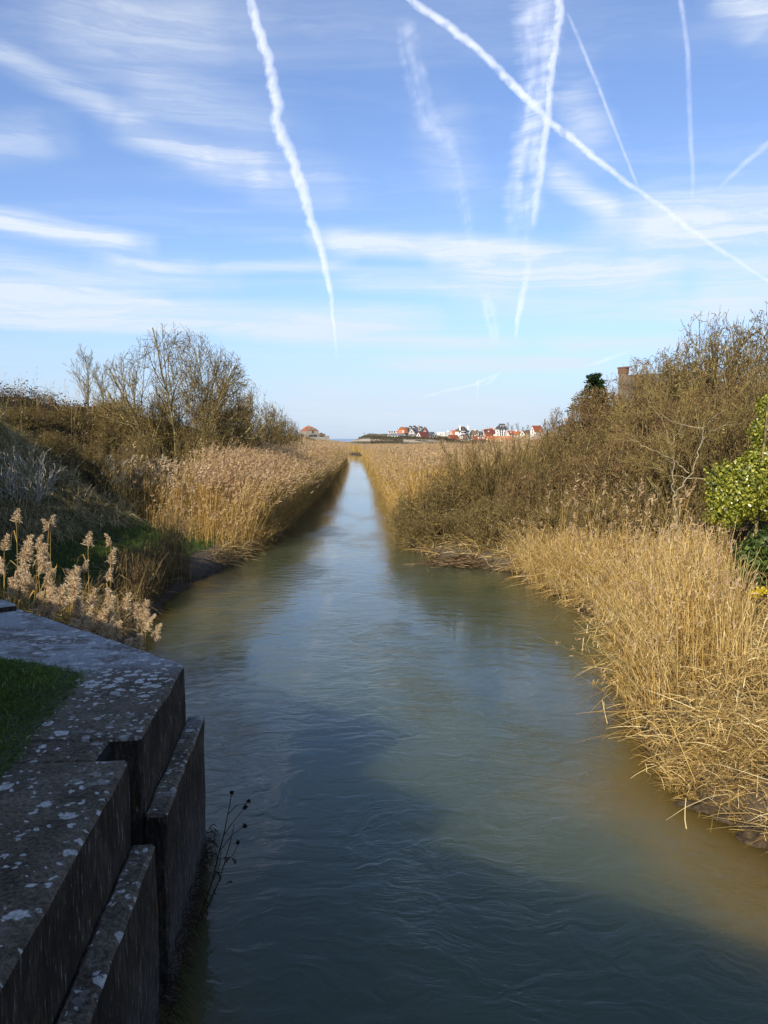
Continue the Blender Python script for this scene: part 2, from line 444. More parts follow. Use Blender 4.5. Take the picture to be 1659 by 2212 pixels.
m_twig_grey = leafy('twig_grey', [(0, (.08, .07, .05)), (.5, (.17, .145, .10)), (1, (.33, .29, .20))], .0)
m_bark, t, out = material('lichened_bark')
nn = t.noise(pos(t), 9, 5, .65)
principled(t, out, t.ramp(nn, [(.32, (.050, .038, .024)), (.48, (.13, .105, .050)), (.62, (.32, .25, .075)), (.8, (.46, .41, .28))]), .9, .2, nn, .5, .02)
m_bramble = leafy('bramble', [(0, (.026, .020, .015)), (.5, (.070, .048, .030)), (.85, (.13, .10, .058)), (1, (.32, .26, .16))], .15)
m_grassdry = leafy('hill_grass', [(0, (.10, .078, .038)), (.4, (.29, .235, .105)), (.75, (.52, .43, .215)), (1, (.76, .64, .40))], .25)
m_grass = leafy('green_grass', [(0, (.030, .062, .012)), (.5, (.070, .135, .024)), (.85, (.14, .20, .045)), (1, (.30, .27, .10))], .30)
m_lawn = leafy('lawn_green', [(0, (.055, .085, .020)), (.5, (.12, .19, .036)), (.85, (.21, .27, .065)), (1, (.40, .36, .16))], .30)
m_ivy = leafy('ivy_leaf', [(0, (.035, .055, .010)), (.45, (.18, .20, .020)), (.8, (.42, .40, .042)), (1, (.62, .57, .12))], .25, gloss=.05)
m_ivydark = leafy('ivy_dark', [(0, (.014, .030, .008)), (.5, (.05, .085, .016)), (1, (.15, .20, .04))], .2, gloss=.03)
m_conifer = leafy('conifer_green', [(0, (.010, .022, .010)), (.6, (.028, .055, .020)), (1, (.07, .10, .035))], .15)
m_scrub = leafy('dune_scrub', [(0, (.045, .040, .032)), (.5, (.10, .085, .055)), (1, (.19, .16, .09))], .1)
m_tuft = leafy('brown_tuft', [(0, (.05, .036, .022)), (.45, (.17, .12, .055)), (.8, (.36, .26, .11)), (1, (.55, .43, .22))], .2)
m_deadstem = leafy('dead_stem', [(0, (.035, .025, .018)), (1, (.10, .07, .045))], .05)
m_gorse = leafy('gorse_flower', [(0, (.10, .13, .02)), (.5, (.55, .42, .02)), (1, (.85, .66, .03))], .2)

# ------------------------------------------------------------------ reeds
def perp_h(n, rng): 
    a = rng.uniform(0, 2 * math.pi, n); return np.stack([np.cos(a), np.sin(a), 0 * a], -1)

def reed_bed(g, x, y, hts, width, rng, leaves=3, feathers=5, plume_p=.8, lean=.12, leanx=None, plume_l=.26, zoff=0.0, detail=2, tint0=.5, ts=.22, leanvec=None):
    n = len(x)
    base = np.stack([x, y, hgt(x, y) + zoff - .03], -1)
    L = rng.normal(0, lean, (n, 2)) + np.array([.05, .02])
    if leanvec is not None: L = L + leanvec
    w = np.broadcast_to(np.asarray(width, float), (n,))
    tint = np.clip(rng.normal(tint0, ts, n) + .13 * wob(x, y, 1.9, .4), 0, 1)
    K = 4 if detail >= 2 else 3
    tt = np.linspace(0, 1, K)
    lm = np.hypot(L[:, 0], L[:, 1])
    def stem_pt(s, idx=slice(None)):
        s = np.asarray(s)
        b = base[idx]; l = L[idx]; h = hts[idx]
        k = s ** 1.7 * h
        return b + np.stack([l[:, 0] * k, l[:, 1] * k, s * h * (1 - .32 * np.minimum(lm[idx], 1.3) ** 2 * s * s)], -1)
    P = np.stack([stem_pt(np.full(n, s)) for s in tt], 1)
    Wd = np.stack([w * (1 - .55 * s) for s in tt], 1)
    g.ribbons(P, Wd, perp_h(n, rng), 0, tint)
    for k in range(leaves):
        s0 = rng.uniform(.12, .9, n)
        a = rng.normal(.4, 1.3, n) if k % 2 else rng.uniform(0, 2 * math.pi, n)
        ln = hts * rng.uniform(.10, .24, n)
        o = np.stack([np.cos(a), np.sin(a), 0 * a], -1)
        p0 = stem_pt(s0)
        up = rng.uniform(.1, .8, n)
        p1 = p0 + o * (ln * .5)[:, None] + np.stack([0 * a, 0 * a, ln * .5 * up], -1)
        p2 = p0 + o * ln[:, None] + np.stack([0 * a, 0 * a, ln * (.5 * up - rng.uniform(.1, .8, n))], -1)
        g.ribbons(np.stack([p0, p1, p2], 1), np.stack([w * 1.0, w * 1.2, w * .15], 1), np.stack([-o[:, 1], o[:, 0], 0 * a], -1), 0, np.clip(tint + rng.normal(.05, .15, n), 0, 1))
    pi = np.nonzero(rng.random(n) < plume_p)[0]
    if feathers and len(pi):
        m = len(pi)
        tip = stem_pt(np.ones(m), pi); prev = stem_pt(np.full(m, .9), pi)
        ax = tip - prev; ax /= np.linalg.norm(ax, axis=1, keepdims=True)
        wind = np.array([.35, .12, -.05]) + rng.normal(0, .12, (m, 3))
        PL = np.broadcast_to(np.asarray(plume_l, float), (n,))[pi] * rng.uniform(.7, 1.25, m)
        pt = np.clip(tint[pi] * .5 + rng.uniform(.1, .6, m), 0, 1)
        for k in range(feathers):
            f = (k + .3) / feathers
            st = tip + ax * (PL * f * .8)[:, None] + wind * (PL * f * f * .5)[:, None]
            di = ax * .7 + wind * .7 + unit(m, rng) * .55; di[:, 2] -= .15
            di /= np.linalg.norm(di, axis=1, keepdims=True)
            fl = PL * (.55 - .25 * f)
            fw = np.maximum(PL * (.16 - .06 * f), w[pi] * 1.3)
            sd = np.cross(di, unit(m, rng)); sd /= np.maximum(np.linalg.norm(sd, axis=1, keepdims=True), 1e-6)
            g.flakes(st + di * (fl * .5)[:, None], di * (fl * .5)[:, None], sd * (fw * .5)[:, None], 1, np.clip(pt + rng.normal(0, .12, m), 0, 1))

def scatter(rng, n, y0, y1, xa, xb, pw=1.0):
    y = y0 + (y1 - y0) * rng.random(n) ** pw
    a, b = xa(y), xb(y)
    return a + (b - a) * rng.random(n), y

# left bed
rng = np.random.default_rng(21)
bl = lambda y: np.interp(y, [24, 26, 35, 60, 86, 150, 170, 260], [-5.2, -6.5, -7.2, -8.8, -10.2, -16.5, -22, -40])
br = lambda y: XL(y) - .12
g = Geo()
x, y = scatter(rng, 9000, 24.6, 46, bl, br)
ht = (2.25 + .22 * wob(x, y, 1.1) + rng.normal(0, .16, len(x))) * np.interp(y, [24.6, 25.6, 29], [.62, .84, 1]) * (1 + .10 * wob(x, y, 2.2)) * (1 - .30 * np.exp(-(XL(y) - x) / .9))
reed_bed(g, x, y, ht, .011, rng, 3, 5, .75, .10)
x, y = scatter(rng, 520, 22.9, 25.6, lambda q: XL(q) - 2.7, lambda q: XL(q) - .1)
reed_bed(g, x, y, rng.uniform(.5, 1.25, len(x)) * np.interp(y, [22.9, 25.6], [.7, 1.5]), .010, rng, 3, 5, .6, .16, plume_l=.2, tint0=.42)
x, y = scatter(rng, 420, 24.0, 28.5, lambda q: XL(q) - 4.2, lambda q: XL(q) - 2.2)
reed_bed(g, x, y, rng.uniform(.9, 2.1, len(x)), .010, rng, 3, 6, .8, .13, plume_l=.24, tint0=.38)
x, y = scatter(rng, 2600, 24.2, 60, lambda q: XL(q) - .75, lambda q: XL(q) - .05)       # the river edge leans out over the water
reed_bed(g, x, y, rng.uniform(1.3, 2.2, len(x)), .011, rng, 3, 4, .5, .14, leanvec=np.array([.26, -.02]))
x, y = scatter(rng, 3200, 56, 166, lambda q: XL(q) - .7, lambda q: XL(q) + .05)
reed_bed(g, x, y, rng.uniform(1.1, 1.8, len(x)), .03, rng, 2, 3, .5, .12, leanvec=np.array([.28, 0]))
x, y = scatter(rng, 1500, 24.5, 60, lambda q: XL(q) - .3, lambda q: XL(q) + .08)
reed_bed(g, x, y, rng.uniform(.5, 1.1, len(x)), .012, rng, 3, 0, 0, .25, leanvec=np.array([.55, -.05]), tint0=.4)
x, y = scatter(rng, 8000, 46, 92, bl, br)
reed_bed(g, x, y, 2.3 + .2 * wob(x, y, .8) + rng.normal(0, .14, len(x)), .018, rng, 2, 4, .8, .09, plume_l=.30, detail=1)
x, y = scatter(rng, 9000, 92, 172, bl, br)
reed_bed(g, x, y, np.interp(y, [92, 172], [2.15, 1.65]) + .12 * wob(x, y, .5) + rng.normal(0, .10, len(x)), .036, rng, 1, 3, .9, .08, plume_l=.36, detail=1)
tag(g.build('reed_bed', [m_reed, m_plume]), 'tall golden reed bed along the left bank of the channel', 'reeds', kind='stuff')

# right bed and the wide reed marsh
g = Geo()
rb = lambda y: XR(y) + .12
x, y = scatter(rng, 6500, 28.5, 60, rb, lambda q: XR(q) + 3.2 + .02 * q)
reed_bed(g, x, y, 2.15 + .2 * wob(x, y, 1.0) + rng.normal(0, .16, len(x)), .014, rng, 3, 4, .75, .11)
x, y = scatter(rng, 2200, 28.5, 70, lambda q: XR(q) + .0, lambda q: XR(q) + .7)
reed_bed(g, x, y, rng.uniform(1.3, 2.1, len(x)), .014, rng, 3, 4, .5, .14, leanvec=np.array([-.26, -.04]))
x, y = scatter(rng, 3000, 60, 166, lambda q: XR(q) - .05, lambda q: XR(q) + .7)
reed_bed(g, x, y, rng.uniform(1.1, 1.8, len(x)), .03, rng, 2, 3, .5, .12, leanvec=np.array([-.28, 0]))
x, y = scatter(rng, 1500, 28, 62, lambda q: XR(q) - .08, lambda q: XR(q) + .3)
reed_bed(g, x, y, rng.uniform(.5, 1.2, len(x)), .012, rng, 3, 0, 0, .25, leanvec=np.array([-.5, -.05]), tint0=.45)
x, y = scatter(rng, 9000, 34, 100, lambda q: XR(q) + 2.5, lambda q: XR(q) + 4 + .26 * q)
reed_bed(g, x, y, np.interp(y, [34, 100], [2.15, 1.8]) + .15 * wob(x, y, .6) + rng.normal(0, .10, len(x)), .024, rng, 1, 4, .85, .09, plume_l=.32, detail=1)
x, y = scatter(rng, 6000, 60, 160, rb, lambda q: XR(q) + 4)
reed_bed(g, x, y, np.interp(y, [60, 160], [2.1, 1.6]) + .12 * wob(x, y, .6) + rng.normal(0, .10, len(x)), .034, rng, 1, 3, .85, .09, plume_l=.34, detail=1)
x, y = scatter(rng, 30000, 100, 285, lambda q: XR(q) + 1, lambda q: XR(q) + 8 + .28 * q, .9)
reed_bed(g, x, y, np.interp(y, [100, 140, 285], [2.0, 1.62, 1.15]) + .10 * wob(x, y, .25) + rng.normal(0, .07, len(x)), .05, rng, 0, 3, 1, .06, plume_l=.34, detail=1)
tag(g.build('reed_marsh', [m_reed, m_plume]), 'wide brown reed marsh spreading behind the right bank to the village', 'reeds', kind='stuff')
g = Geo()
x, y = scatter(rng, 9000, 172, 285, lambda q: -18 - .16 * q, lambda q: np.minimum(XL(q) - .2, -3))
x2, y2 = scatter(rng, 7000, 164, 285, lambda q: XR(q) + .1, lambda q: XR(q) * 0 + .02 * q)
x = np.concatenate([x, x2]); y = np.concatenate([y, y2])
reed_bed(g, x, y, np.interp(y, [164, 180, 285], [1.75, 1.5, 1.15]) + .10 * wob(x, y, .25) + rng.normal(0, .07, len(x)), .05, rng, 0, 3, 1, .06, plume_l=.34, detail=1)
tag(g.build('reed_bank', [m_reed, m_plume]), 'far golden reeds closing off the bend at the end of the channel', 'reeds', kind='stuff')

# right foreground stand
g = Geo()
dens = lambda q: np.interp(q, [8, 11, 13, 16, 22], [1.1, 1.35, 1.65, 2.0, 1.3])
x, y = scatter(rng, 6200, 9.6, 21.0, lambda q: XR(q) + .15, lambda q: XR(q) + .25 + dens(q))
kp = wob(x, y, 1.7, .2) + rng.normal(0, .22, len(x)) > -.30; x, y = x[kp], y[kp]
hh = (1 + .20 * wob(x, y, 1.3, 2.2)) * np.interp(y, [9, 11, 13, 16, 21], [1.0, 1.40, 1.50, 1.15, .9]) * rng.uniform(.62, 1.12, len(x)) * (1 - .35 * np.exp(-((x - XR(y)) / .5) ** 2))
reed_bed(g, x, y, hh, .0095, rng, 2, 4, .22, .13, plume_l=.17, tint0=.60, ts=.25, leanvec=np.array([-.05, 0]))
x, y = scatter(rng, 1100, 9.0, 20.5, lambda q: XR(q) - .05, lambda q: XR(q) + .6)
reed_bed(g, x, y, rng.uniform(.7, 1.5, len(x)), .0085, rng, 3, 4, .25, .25, plume_l=.15, tint0=.6, leanvec=np.array([-.55, -.1]))
x, y = scatter(rng, 130, 15, 21.5, lambda q: XR(q) + .8, lambda q: XR(q) + 2.6)
reed_bed(g, x, y, rng.uniform(1.3, 2.05, len(x)), .010, rng, 3, 6, .8, .12, plume_l=.26, tint0=.5)
tag(g.build('reed_stand', [m_reed, m_plume]), 'straw yellow reeds leaning over the water on the near right bank', 'reeds', kind='stuff')

# collapsed straw on the near right bank
g = Geo()
def litter(g, x, y, rng, lo, hi, lift, w, flat=.35, droop=None):
    cl_ = wob(x, y, 2.6, 1.1); kp = cl_ + rng.normal(0, .25, len(x)) > -.28; x, y, cl_ = x[kp], y[kp], cl_[kp]
    n = len(x)
    p0 = np.stack([x, y, hgt(x, y) + np.abs(rng.uniform(-.02, 1, n)) ** 1.5 * lift * np.clip(.62 + .7 * cl_, .15, 1.3)], -1)
    d = unit(n, rng); d[:, 2] = np.abs(d[:, 2]) * flat + rng.normal(0, .08, n)
    if droop is not None: d = d + droop
    d /= np.linalg.norm(d, axis=1, keepdims=True)
    ln = rng.uniform(lo, hi, n)
    bend = rng.uniform(.05, .45, n)
    P = []
    for s in (0, .35, .7, 1.0):
        q = p0 + d * (ln * s)[:, None]
        q[:, 2] -= bend * ln * s * s
        q[:, 2] = np.maximum(q[:, 2], hgt(q[:, 0], q[:, 1]) + .01)
        q[:, 2] = np.maximum(q[:, 2], -.05)
        P.append(q)
    W4 = np.stack([np.full(n, w) * k for k in (1, 1, .8, .3)], 1)
    sd = np.cross(d, unit(n, rng)); sd /= np.maximum(np.linalg.norm(sd, axis=1, keepdims=True), 1e-6)
    g.ribbons(np.stack(P, 1), W4, sd, 0, np.clip(rng.normal(.50, .27, n) + .12 * cl_, 0, 1))
x, y = scatter(rng, 15000, 5.4, 11.5, lambda q: XR(q) - .02, lambda q: XR(q) + 3.6)
litter(g, x, y, rng, .10, .55, .42, .0065, .9)
x, y = scatter(rng, 5200, 5.4, 11.0, lambda q: XR(q) + .0, lambda q: XR(q) + 3.0)
litter(g, x, y, rng, .05, .18, .55, .011, 1.2)
x, y = scatter(rng, 9000, 4.8, 8.0, lambda q: XR(q) - .08, lambda q: XR(q) + 1.0)
litter(g, x, y, rng, .06, .30, .30, .005, .8)
x, y = scatter(rng, 7000, 5.0, 8.4, lambda q: XR(q) - .05, lambda q: XR(q) + 1.6)
litter(g, x, y, rng, .08, .40, .36, .0055, 1.0)
x, y = scatter(rng, 600, 5.4, 10.5, lambda q: XR(q) + .05, lambda q: XR(q) + 1.2)
litter(g, x, y, rng, .3, .9, .45, .007, .4, np.array([-.25, -.25, .0]))
x, y = scatter(rng, 11000, 11, 20.8, lambda q: XR(q) + .0, lambda q: XR(q) + 3.6)
litter(g, x, y, rng, .15, .7, .5, .0085, .8)
x, y = scatter(rng, 700, 9, 21, lambda q: XR(q) - .02, lambda q: XR(q) + .35)
litter(g, x, y, rng, .3, 1.0, .4, .008, .2, np.array([-.8, -.3, -.1]))
x, y = scatter(rng, 5000, 8, 16, lambda q: XR(q) + 1.8, lambda q: XR(q) + 6)
litter(g, x, y, rng, .15, .8, .7, .009, .9)
x, y = scatter(rng, 1800, 20.5, 29, lambda q: XR(q) - .05, lambda q: XR(q) + 1.5)
litter(g, x, y, rng, .2, .8, .25, .010, .4)
tag(g.build('reed_litter', [m_litter]), 'matted dry straw collapsed over the near right bank', 'dry straw', kind='stuff')

# ------------------------------------------------------------------ bare trees and shrubs
def grow(rnd, stems, n, wobv, upv, ratio, ang, start, kid, taper=.45, rr=.55, rmin=.004):
    segs = []; stack = [(p, d, r, L, 0) for (p, d, r, L) in stems]
    ml = len(n) - 1
    while stack:
        p, d, r, L, lv = stack.pop()
        k = n[lv]; st = L / k; r0 = r
        for i in range(k):
            w = wobv[lv]
            d = (d[0] + rnd.gauss(0, w), d[1] + rnd.gauss(0, w), d[2] + rnd.gauss(0, w) + upv[lv])
            m = math.sqrt(d[0] ** 2 + d[1] ** 2 + d[2] ** 2) or 1; d = (d[0] / m, d[1] / m, d[2] / m)
            q = (p[0] + d[0] * st, p[1] + d[1] * st, p[2] + d[2] * st)
            r1 = max(r * (1 - (1 - taper) * (i + 1) / k), rmin * .7)
            segs.append((p, q, r0, r1, lv))
            if lv < ml and i >= start[lv]:
                c = kid[lv]; c = int(c) + (rnd.random() < c - int(c))
                for _ in range(c):
                    a = ang[lv] * rnd.uniform(.6, 1.3)
                    v = Vector(d); o = v.orthogonal().normalized(); o2 = v.cross(o); f = rnd.uniform(0, 2 * math.pi)
                    nd = v * math.cos(a) + (o * math.cos(f) + o2 * math.sin(f)) * math.sin(a)
                    stack.append((q, tuple(nd), max(r1 * rr, rmin), L * ratio[lv] * rnd.uniform(.6, 1.15) * (1 - .45 * (i / k)), lv + 1))
            p = q; r0 = r1
    return segs

def tree_meshes(name, segs, twig_mat, split=1, flecks=0, fleck_s=.03, seed=1, fat=1.0, hp=93, dome=None, dj=1.0):
    rng = np.random.default_rng(seed)
    if dome:       # keep the twigs inside a rounded outline
        Rr, Hh, zc = dome; rd = random.Random(seed); kept = []; ends = {s_[0] for s_ in segs} - {s_[1] for s_ in segs}
        for s_ in segs:
            q = s_[1]; zz_ = max(0, (q[2] - zc) / (Hh - zc)); e2 = (math.hypot(q[0], q[1]) / Rr) ** 2 + zz_ ** 2
            lim = 1 + rd.gauss(-.08, .13) * dj + dj * (.10 * math.sin(q[0] * 2.3 + seed) + .10 * math.sin(q[1] * 2.9 + 1) + .07 * math.sin(q[0] * 5 - q[1] * 4))
            if s_[0] in ends and (s_[4] == 0 and e2 < 1.05 or e2 < lim): kept.append(s_); ends.add(q)
        segs = kept
    p0 = np.array([s[0] for s in segs]); p1 = np.array([s[1] for s in segs])
    r0 = np.array([s[2] for s in segs]) * fat; r1 = np.array([s[3] for s in segs]) * fat; lv = np.array([s[4] for s in segs])
    g = Geo(); k = lv <= split
    g.tubes(p0[k], p1[k], r0[k], r1[k], 5)
    trunk = g.mesh(name + '_trunk', [m_bark], True)
    g = Geo(); k = ~k
    g.tubes(p0[k], p1[k], r0[k], r1[k], 3, 0, np.clip(rng.normal(.5, .22, k.sum()), 0, 1))
    if flecks:
        i = rng.choice(np.nonzero(k)[0], flecks)
        f = rng.random((flecks, 1)); c = p0[i] * (1 - f) + p1[i] * f + unit(flecks, rng) * fleck_s * .8
        u = unit(flecks, rng); v = np.cross(u, unit(flecks, rng)); v /= np.linalg.norm(v, axis=1, keepdims=True)
        s = fleck_s * rng.uniform(.5, 1.3, (flecks, 1))
        g.flakes(c, u * s, v * s * .42, 0, np.clip(rng.normal(.58, .22, flecks), 0, 1))
    crown = g.mesh(name + '_crown', [twig_mat])
    co = np.array([v.co for v in crown.vertices]); hz = np.percentile(co[:, 2], hp); wd = 2 * np.percentile(np.hypot(co[:, 0], co[:, 1]), 95)
    if dome: hz, wd = dome[1] * .98, dome[0] * 1.9
    return trunk, crown, hz, wd

def stems_fan(rnd, n, spread, r, L, base=.25, out=0.0):
    s = []
    for i in range(n):
        a = 2 * math.pi * (i + rnd.random()) / n; k = spread * rnd.uniform(.25, 1.0)
        d = Vector((math.cos(a) * k, math.sin(a) * k, 1)).normalized()
        s.append(((math.cos(a) * base * rnd.random(), math.sin(a) * base * rnd.random(), -.1), tuple(d), r * rnd.uniform(.6, 1.1), L * rnd.uniform(.7, 1.1)))
    return s

def tree_proto(kindname, seed, maker):
    rnd = random.Random(seed)
    return maker(rnd, seed)

def mk_round_tree(rnd, seed):       # height about 1 unit = L of stem, scaled later
    segs = grow(rnd, stems_fan(rnd, 13, 1.35, .058, 5.6, .20), [9, 7, 6, 4], [.06, .10, .13, .15], [.012, .028, .03, .035], [.62, .52, .48], [.75, .72, .7], [2, 1, 0], [2.1, 2.1, 1.5], .33, .52, .0066)
    return tree_meshes('round_tree', segs, m_twig, 1, 300, .02, seed, dome=(3.2, 5.3, 1.6), dj=.5)

def mk_upright_tree(rnd, seed):
    segs = grow(rnd, [((0, 0, -.1), (.03, 0, 1), .11, 5.0)], [11, 7, 5, 4], [.04, .09, .12, .15], [.03, .10, .08, .05], [.50, .5, .5], [.72, .6, .6], [2, 1, 1], [2.2, 1.6, 1.2], .25, .5, .010)
    return tree_meshes('upright_tree', segs, m_twig_grey, 1, 0, .02, seed, hp=98.5)

def mk_thicket(rnd, seed, mat=None, n=21, fl=6500):
    segs = grow(rnd, stems_fan(rnd, n, 1.35, .042, 3.5, .5), [7, 6, 4, 3], [.16, .24, .28, .30], [.035, .010, .012, .02], [.58, .58, .55], [.95, .95, .9], [1, 1, 0], [1.9, 1.9, 1.6], .4, .55, .0062)
    return tree_meshes('thicket', segs, mat or m_twig, 1, fl, .028, seed, dome=(2.1, 2.9, .9))

def mk_low(rnd, seed):
    segs = grow(rnd, stems_fan(rnd, 26, 2.6, .030, 2.7, .5), [7, 6, 4, 3], [.14, .22, .26, .3], [-.035, -.01, .0, .01], [.55, .55, .55], [.9, .9, .9], [1, 1, 0], [1.9, 1.9, 1.6], .4, .55, .0062)
    return tree_meshes('low_thicket', segs, m_twig, 1, 7000, .028, seed, dome=(2.3, 1.7, .5))

def mk_willowy(rnd, seed):
    segs = grow(rnd, stems_fan(rnd, 20, .85, .026, 2.6, .6), [7, 5, 3], [.07, .10, .13], [.05, .06, .05], [.5, .5], [.5, .55], [1, 0], [2.2, 2.2], .4, .6, .007)
    return tree_meshes('willowy', segs, m_twig, 0, 1500, .024, seed)

round_p = [tree_proto('round', 3, mk_round_tree)]
up_p = [tree_proto('up', s, mk_upright_tree) for s in (5, 9)]
thick_p = [tree_proto('th', s, mk_thicket) for s in (12, 13)] + [tree_proto('th', 14, lambda r, s: mk_thicket(r, s, m_twig_red)) , tree_proto('th', 15, lambda r, s: mk_thicket(r, s, m_twig_red, 22, 8000))]
will_p = [tree_proto('wi', s, mk_willowy) for s in (31, 32)]

def ground_z(x, y): return float(hgt(np.array([x]), np.array([y]))[0])

_protos = {}
def plant(name, meshes, x, y, scale, rz, label, cat, group=None, z=None, top=None, wid=None):
    if top is not None:      # scale to a wanted top height and crown width
        gz = ground_z(x, y) if z is None else z
        sv = max(.25, (top - gz) / meshes[2]); sh = wid / meshes[3] if wid else sv
        scale = (sh, sh, sv)
    e = empty(name, (x, y, ground_z(x, y) if z is None else z), rz, scale)
    tag(e, label, cat, group)
    link('trunk', meshes[0], e); link('crown', meshes[1], e)
    return e

# left bank
LG = 'bare trees and shrubs on the left bank'
plant('bare_tree', round_p[0], -9.1, 35.5, 1, 2.4, 'tallest bare tree on the left bank, many stems fanning out against the sky', 'tree', LG, top=8.45, wid=7.2)
for (px, D, top, wpx, pr, rz, lab) in [
    (478, 41, 806, 140, 0, .5, 'bare olive shrub just right of the tallest left bank tree'),
    (535, 47, 826, 140, 1, 1.7, 'bare shrub behind the left reed bed, midway between tallest tree and fort'),
    (585, 56, 864, 110, 0, 2.9, 'rounded bare shrub sloping down towards the fort, second from the right'),
    (622, 70, 896, 70, 1, 3.9, 'last bare shrub of the left bank, its twigs almost touching the fort'),
    (340, 37, 850, 150, 1, 5.2, 'low bare shrub left of the tallest tree on the left hill'),
    (430, 33, 880, 130, 0, 4.4, 'low lichened shrub filling the foot of the tallest left bank tree'),
    (520, 38, 905, 130, 1, 2.2, 'low shrub standing directly behind the front of the left reed bed'),
    (580, 50, 910, 110, 0, 0.9, 'low dark shrub behind the middle of the left reed bed')]:
    X, Y, Zt = at_d(px, top, D); gz = ground_z(X, Y)
    plant('bare_shrub', thick_p[pr], X, Y, 1, rz, lab, 'shrub', LG, top=Zt, wid=wpx / F * D)
for (px, D, top, pr, rz, lab) in [(190, 62, 752, 0, .3, 'taller of the two small bare trees on the left hilltop'), (222, 60, 782, 1, 2.0, 'smaller bare tree, right of the pair on the left hilltop')]:
    X, Y, Zt = at_d(px, top, D); gz = ground_z(X, Y) 
    plant('small_tree', up_p[pr], X, Y, 1, rz, lab, 'tree', 'pair of small bare trees on the left hilltop', top=Zt, wid=(78 if pr == 0 else 62) / F * D)
for i, (px, D, top, wp_, lab) in enumerate([(55, 31, 872, 130, 'low shrub on the left hill at the left edge'), (150, 34, 872, 140, 'low shrub on the crest of the left hill under the small trees'), (235, 34, 893, 130, 'low shrub on the left hill between small trees and tallest tree'),
        (105, 29.5, 925, 130, 'low bramble shrub halfway up the left hill'), (195, 29, 945, 120, 'low bramble shrub above the dark hollow of the left bank'), (300, 31, 925, 130, 'low shrub at the left foot of the tallest tree'), (8, 28, 905, 90, 'low shrub cut by the left edge above the grass slope')]):
    X, Y, Zt = at_d(px, top, D)
    plant('hill_shrub', thick_p[i % 2], X, Y, 1, i * 1.7, lab, 'shrub', 'low shrubs over the left hill', top=max(Zt, ground_z(X, Y) + .7), wid=wp_ / F * D)
for i, (px, D, top, lab) in enumerate([(100, 70, 838, 'hazy grey shrub on the left skyline left of the small trees'), (255, 55, 858, 'hazy grey shrub on the left skyline right of the small trees'),
        (40, 62, 848, 'low grey shrub at the left end of the left skyline')]):
    X, Y, Zt = at_d(px, top, D); gz = ground_z(X, Y)
    plant('skyline_shrub', thick_p[i % 2], X, Y, 1, i * 2.0, lab, 'shrub', 'shrubs on the left skyline', top=Zt, wid=3.6)
# low thicket going on towards the fort
for i, (px, D, top) in enumerate([(632, 95, 934), (662, 130, 945), (690, 165, 950), (648, 110, 942)]):
    X, Y, Zt = at_d(px, top, D); gz = ground_z(X, Y)
    plant('low_shrub', thick_p[(i + 1) % 4], X, Y, 1, i * 1.3, ['russet low shrub below the left side of the fort', 'russet low shrub in front of the middle of the fort', 'last low shrub in front of the right end of the fort wall', 'low shrub between the left bank bushes and the fort'][i], 'shrub', 'low shrubs in front of the fort', top=Zt, wid=6.5)

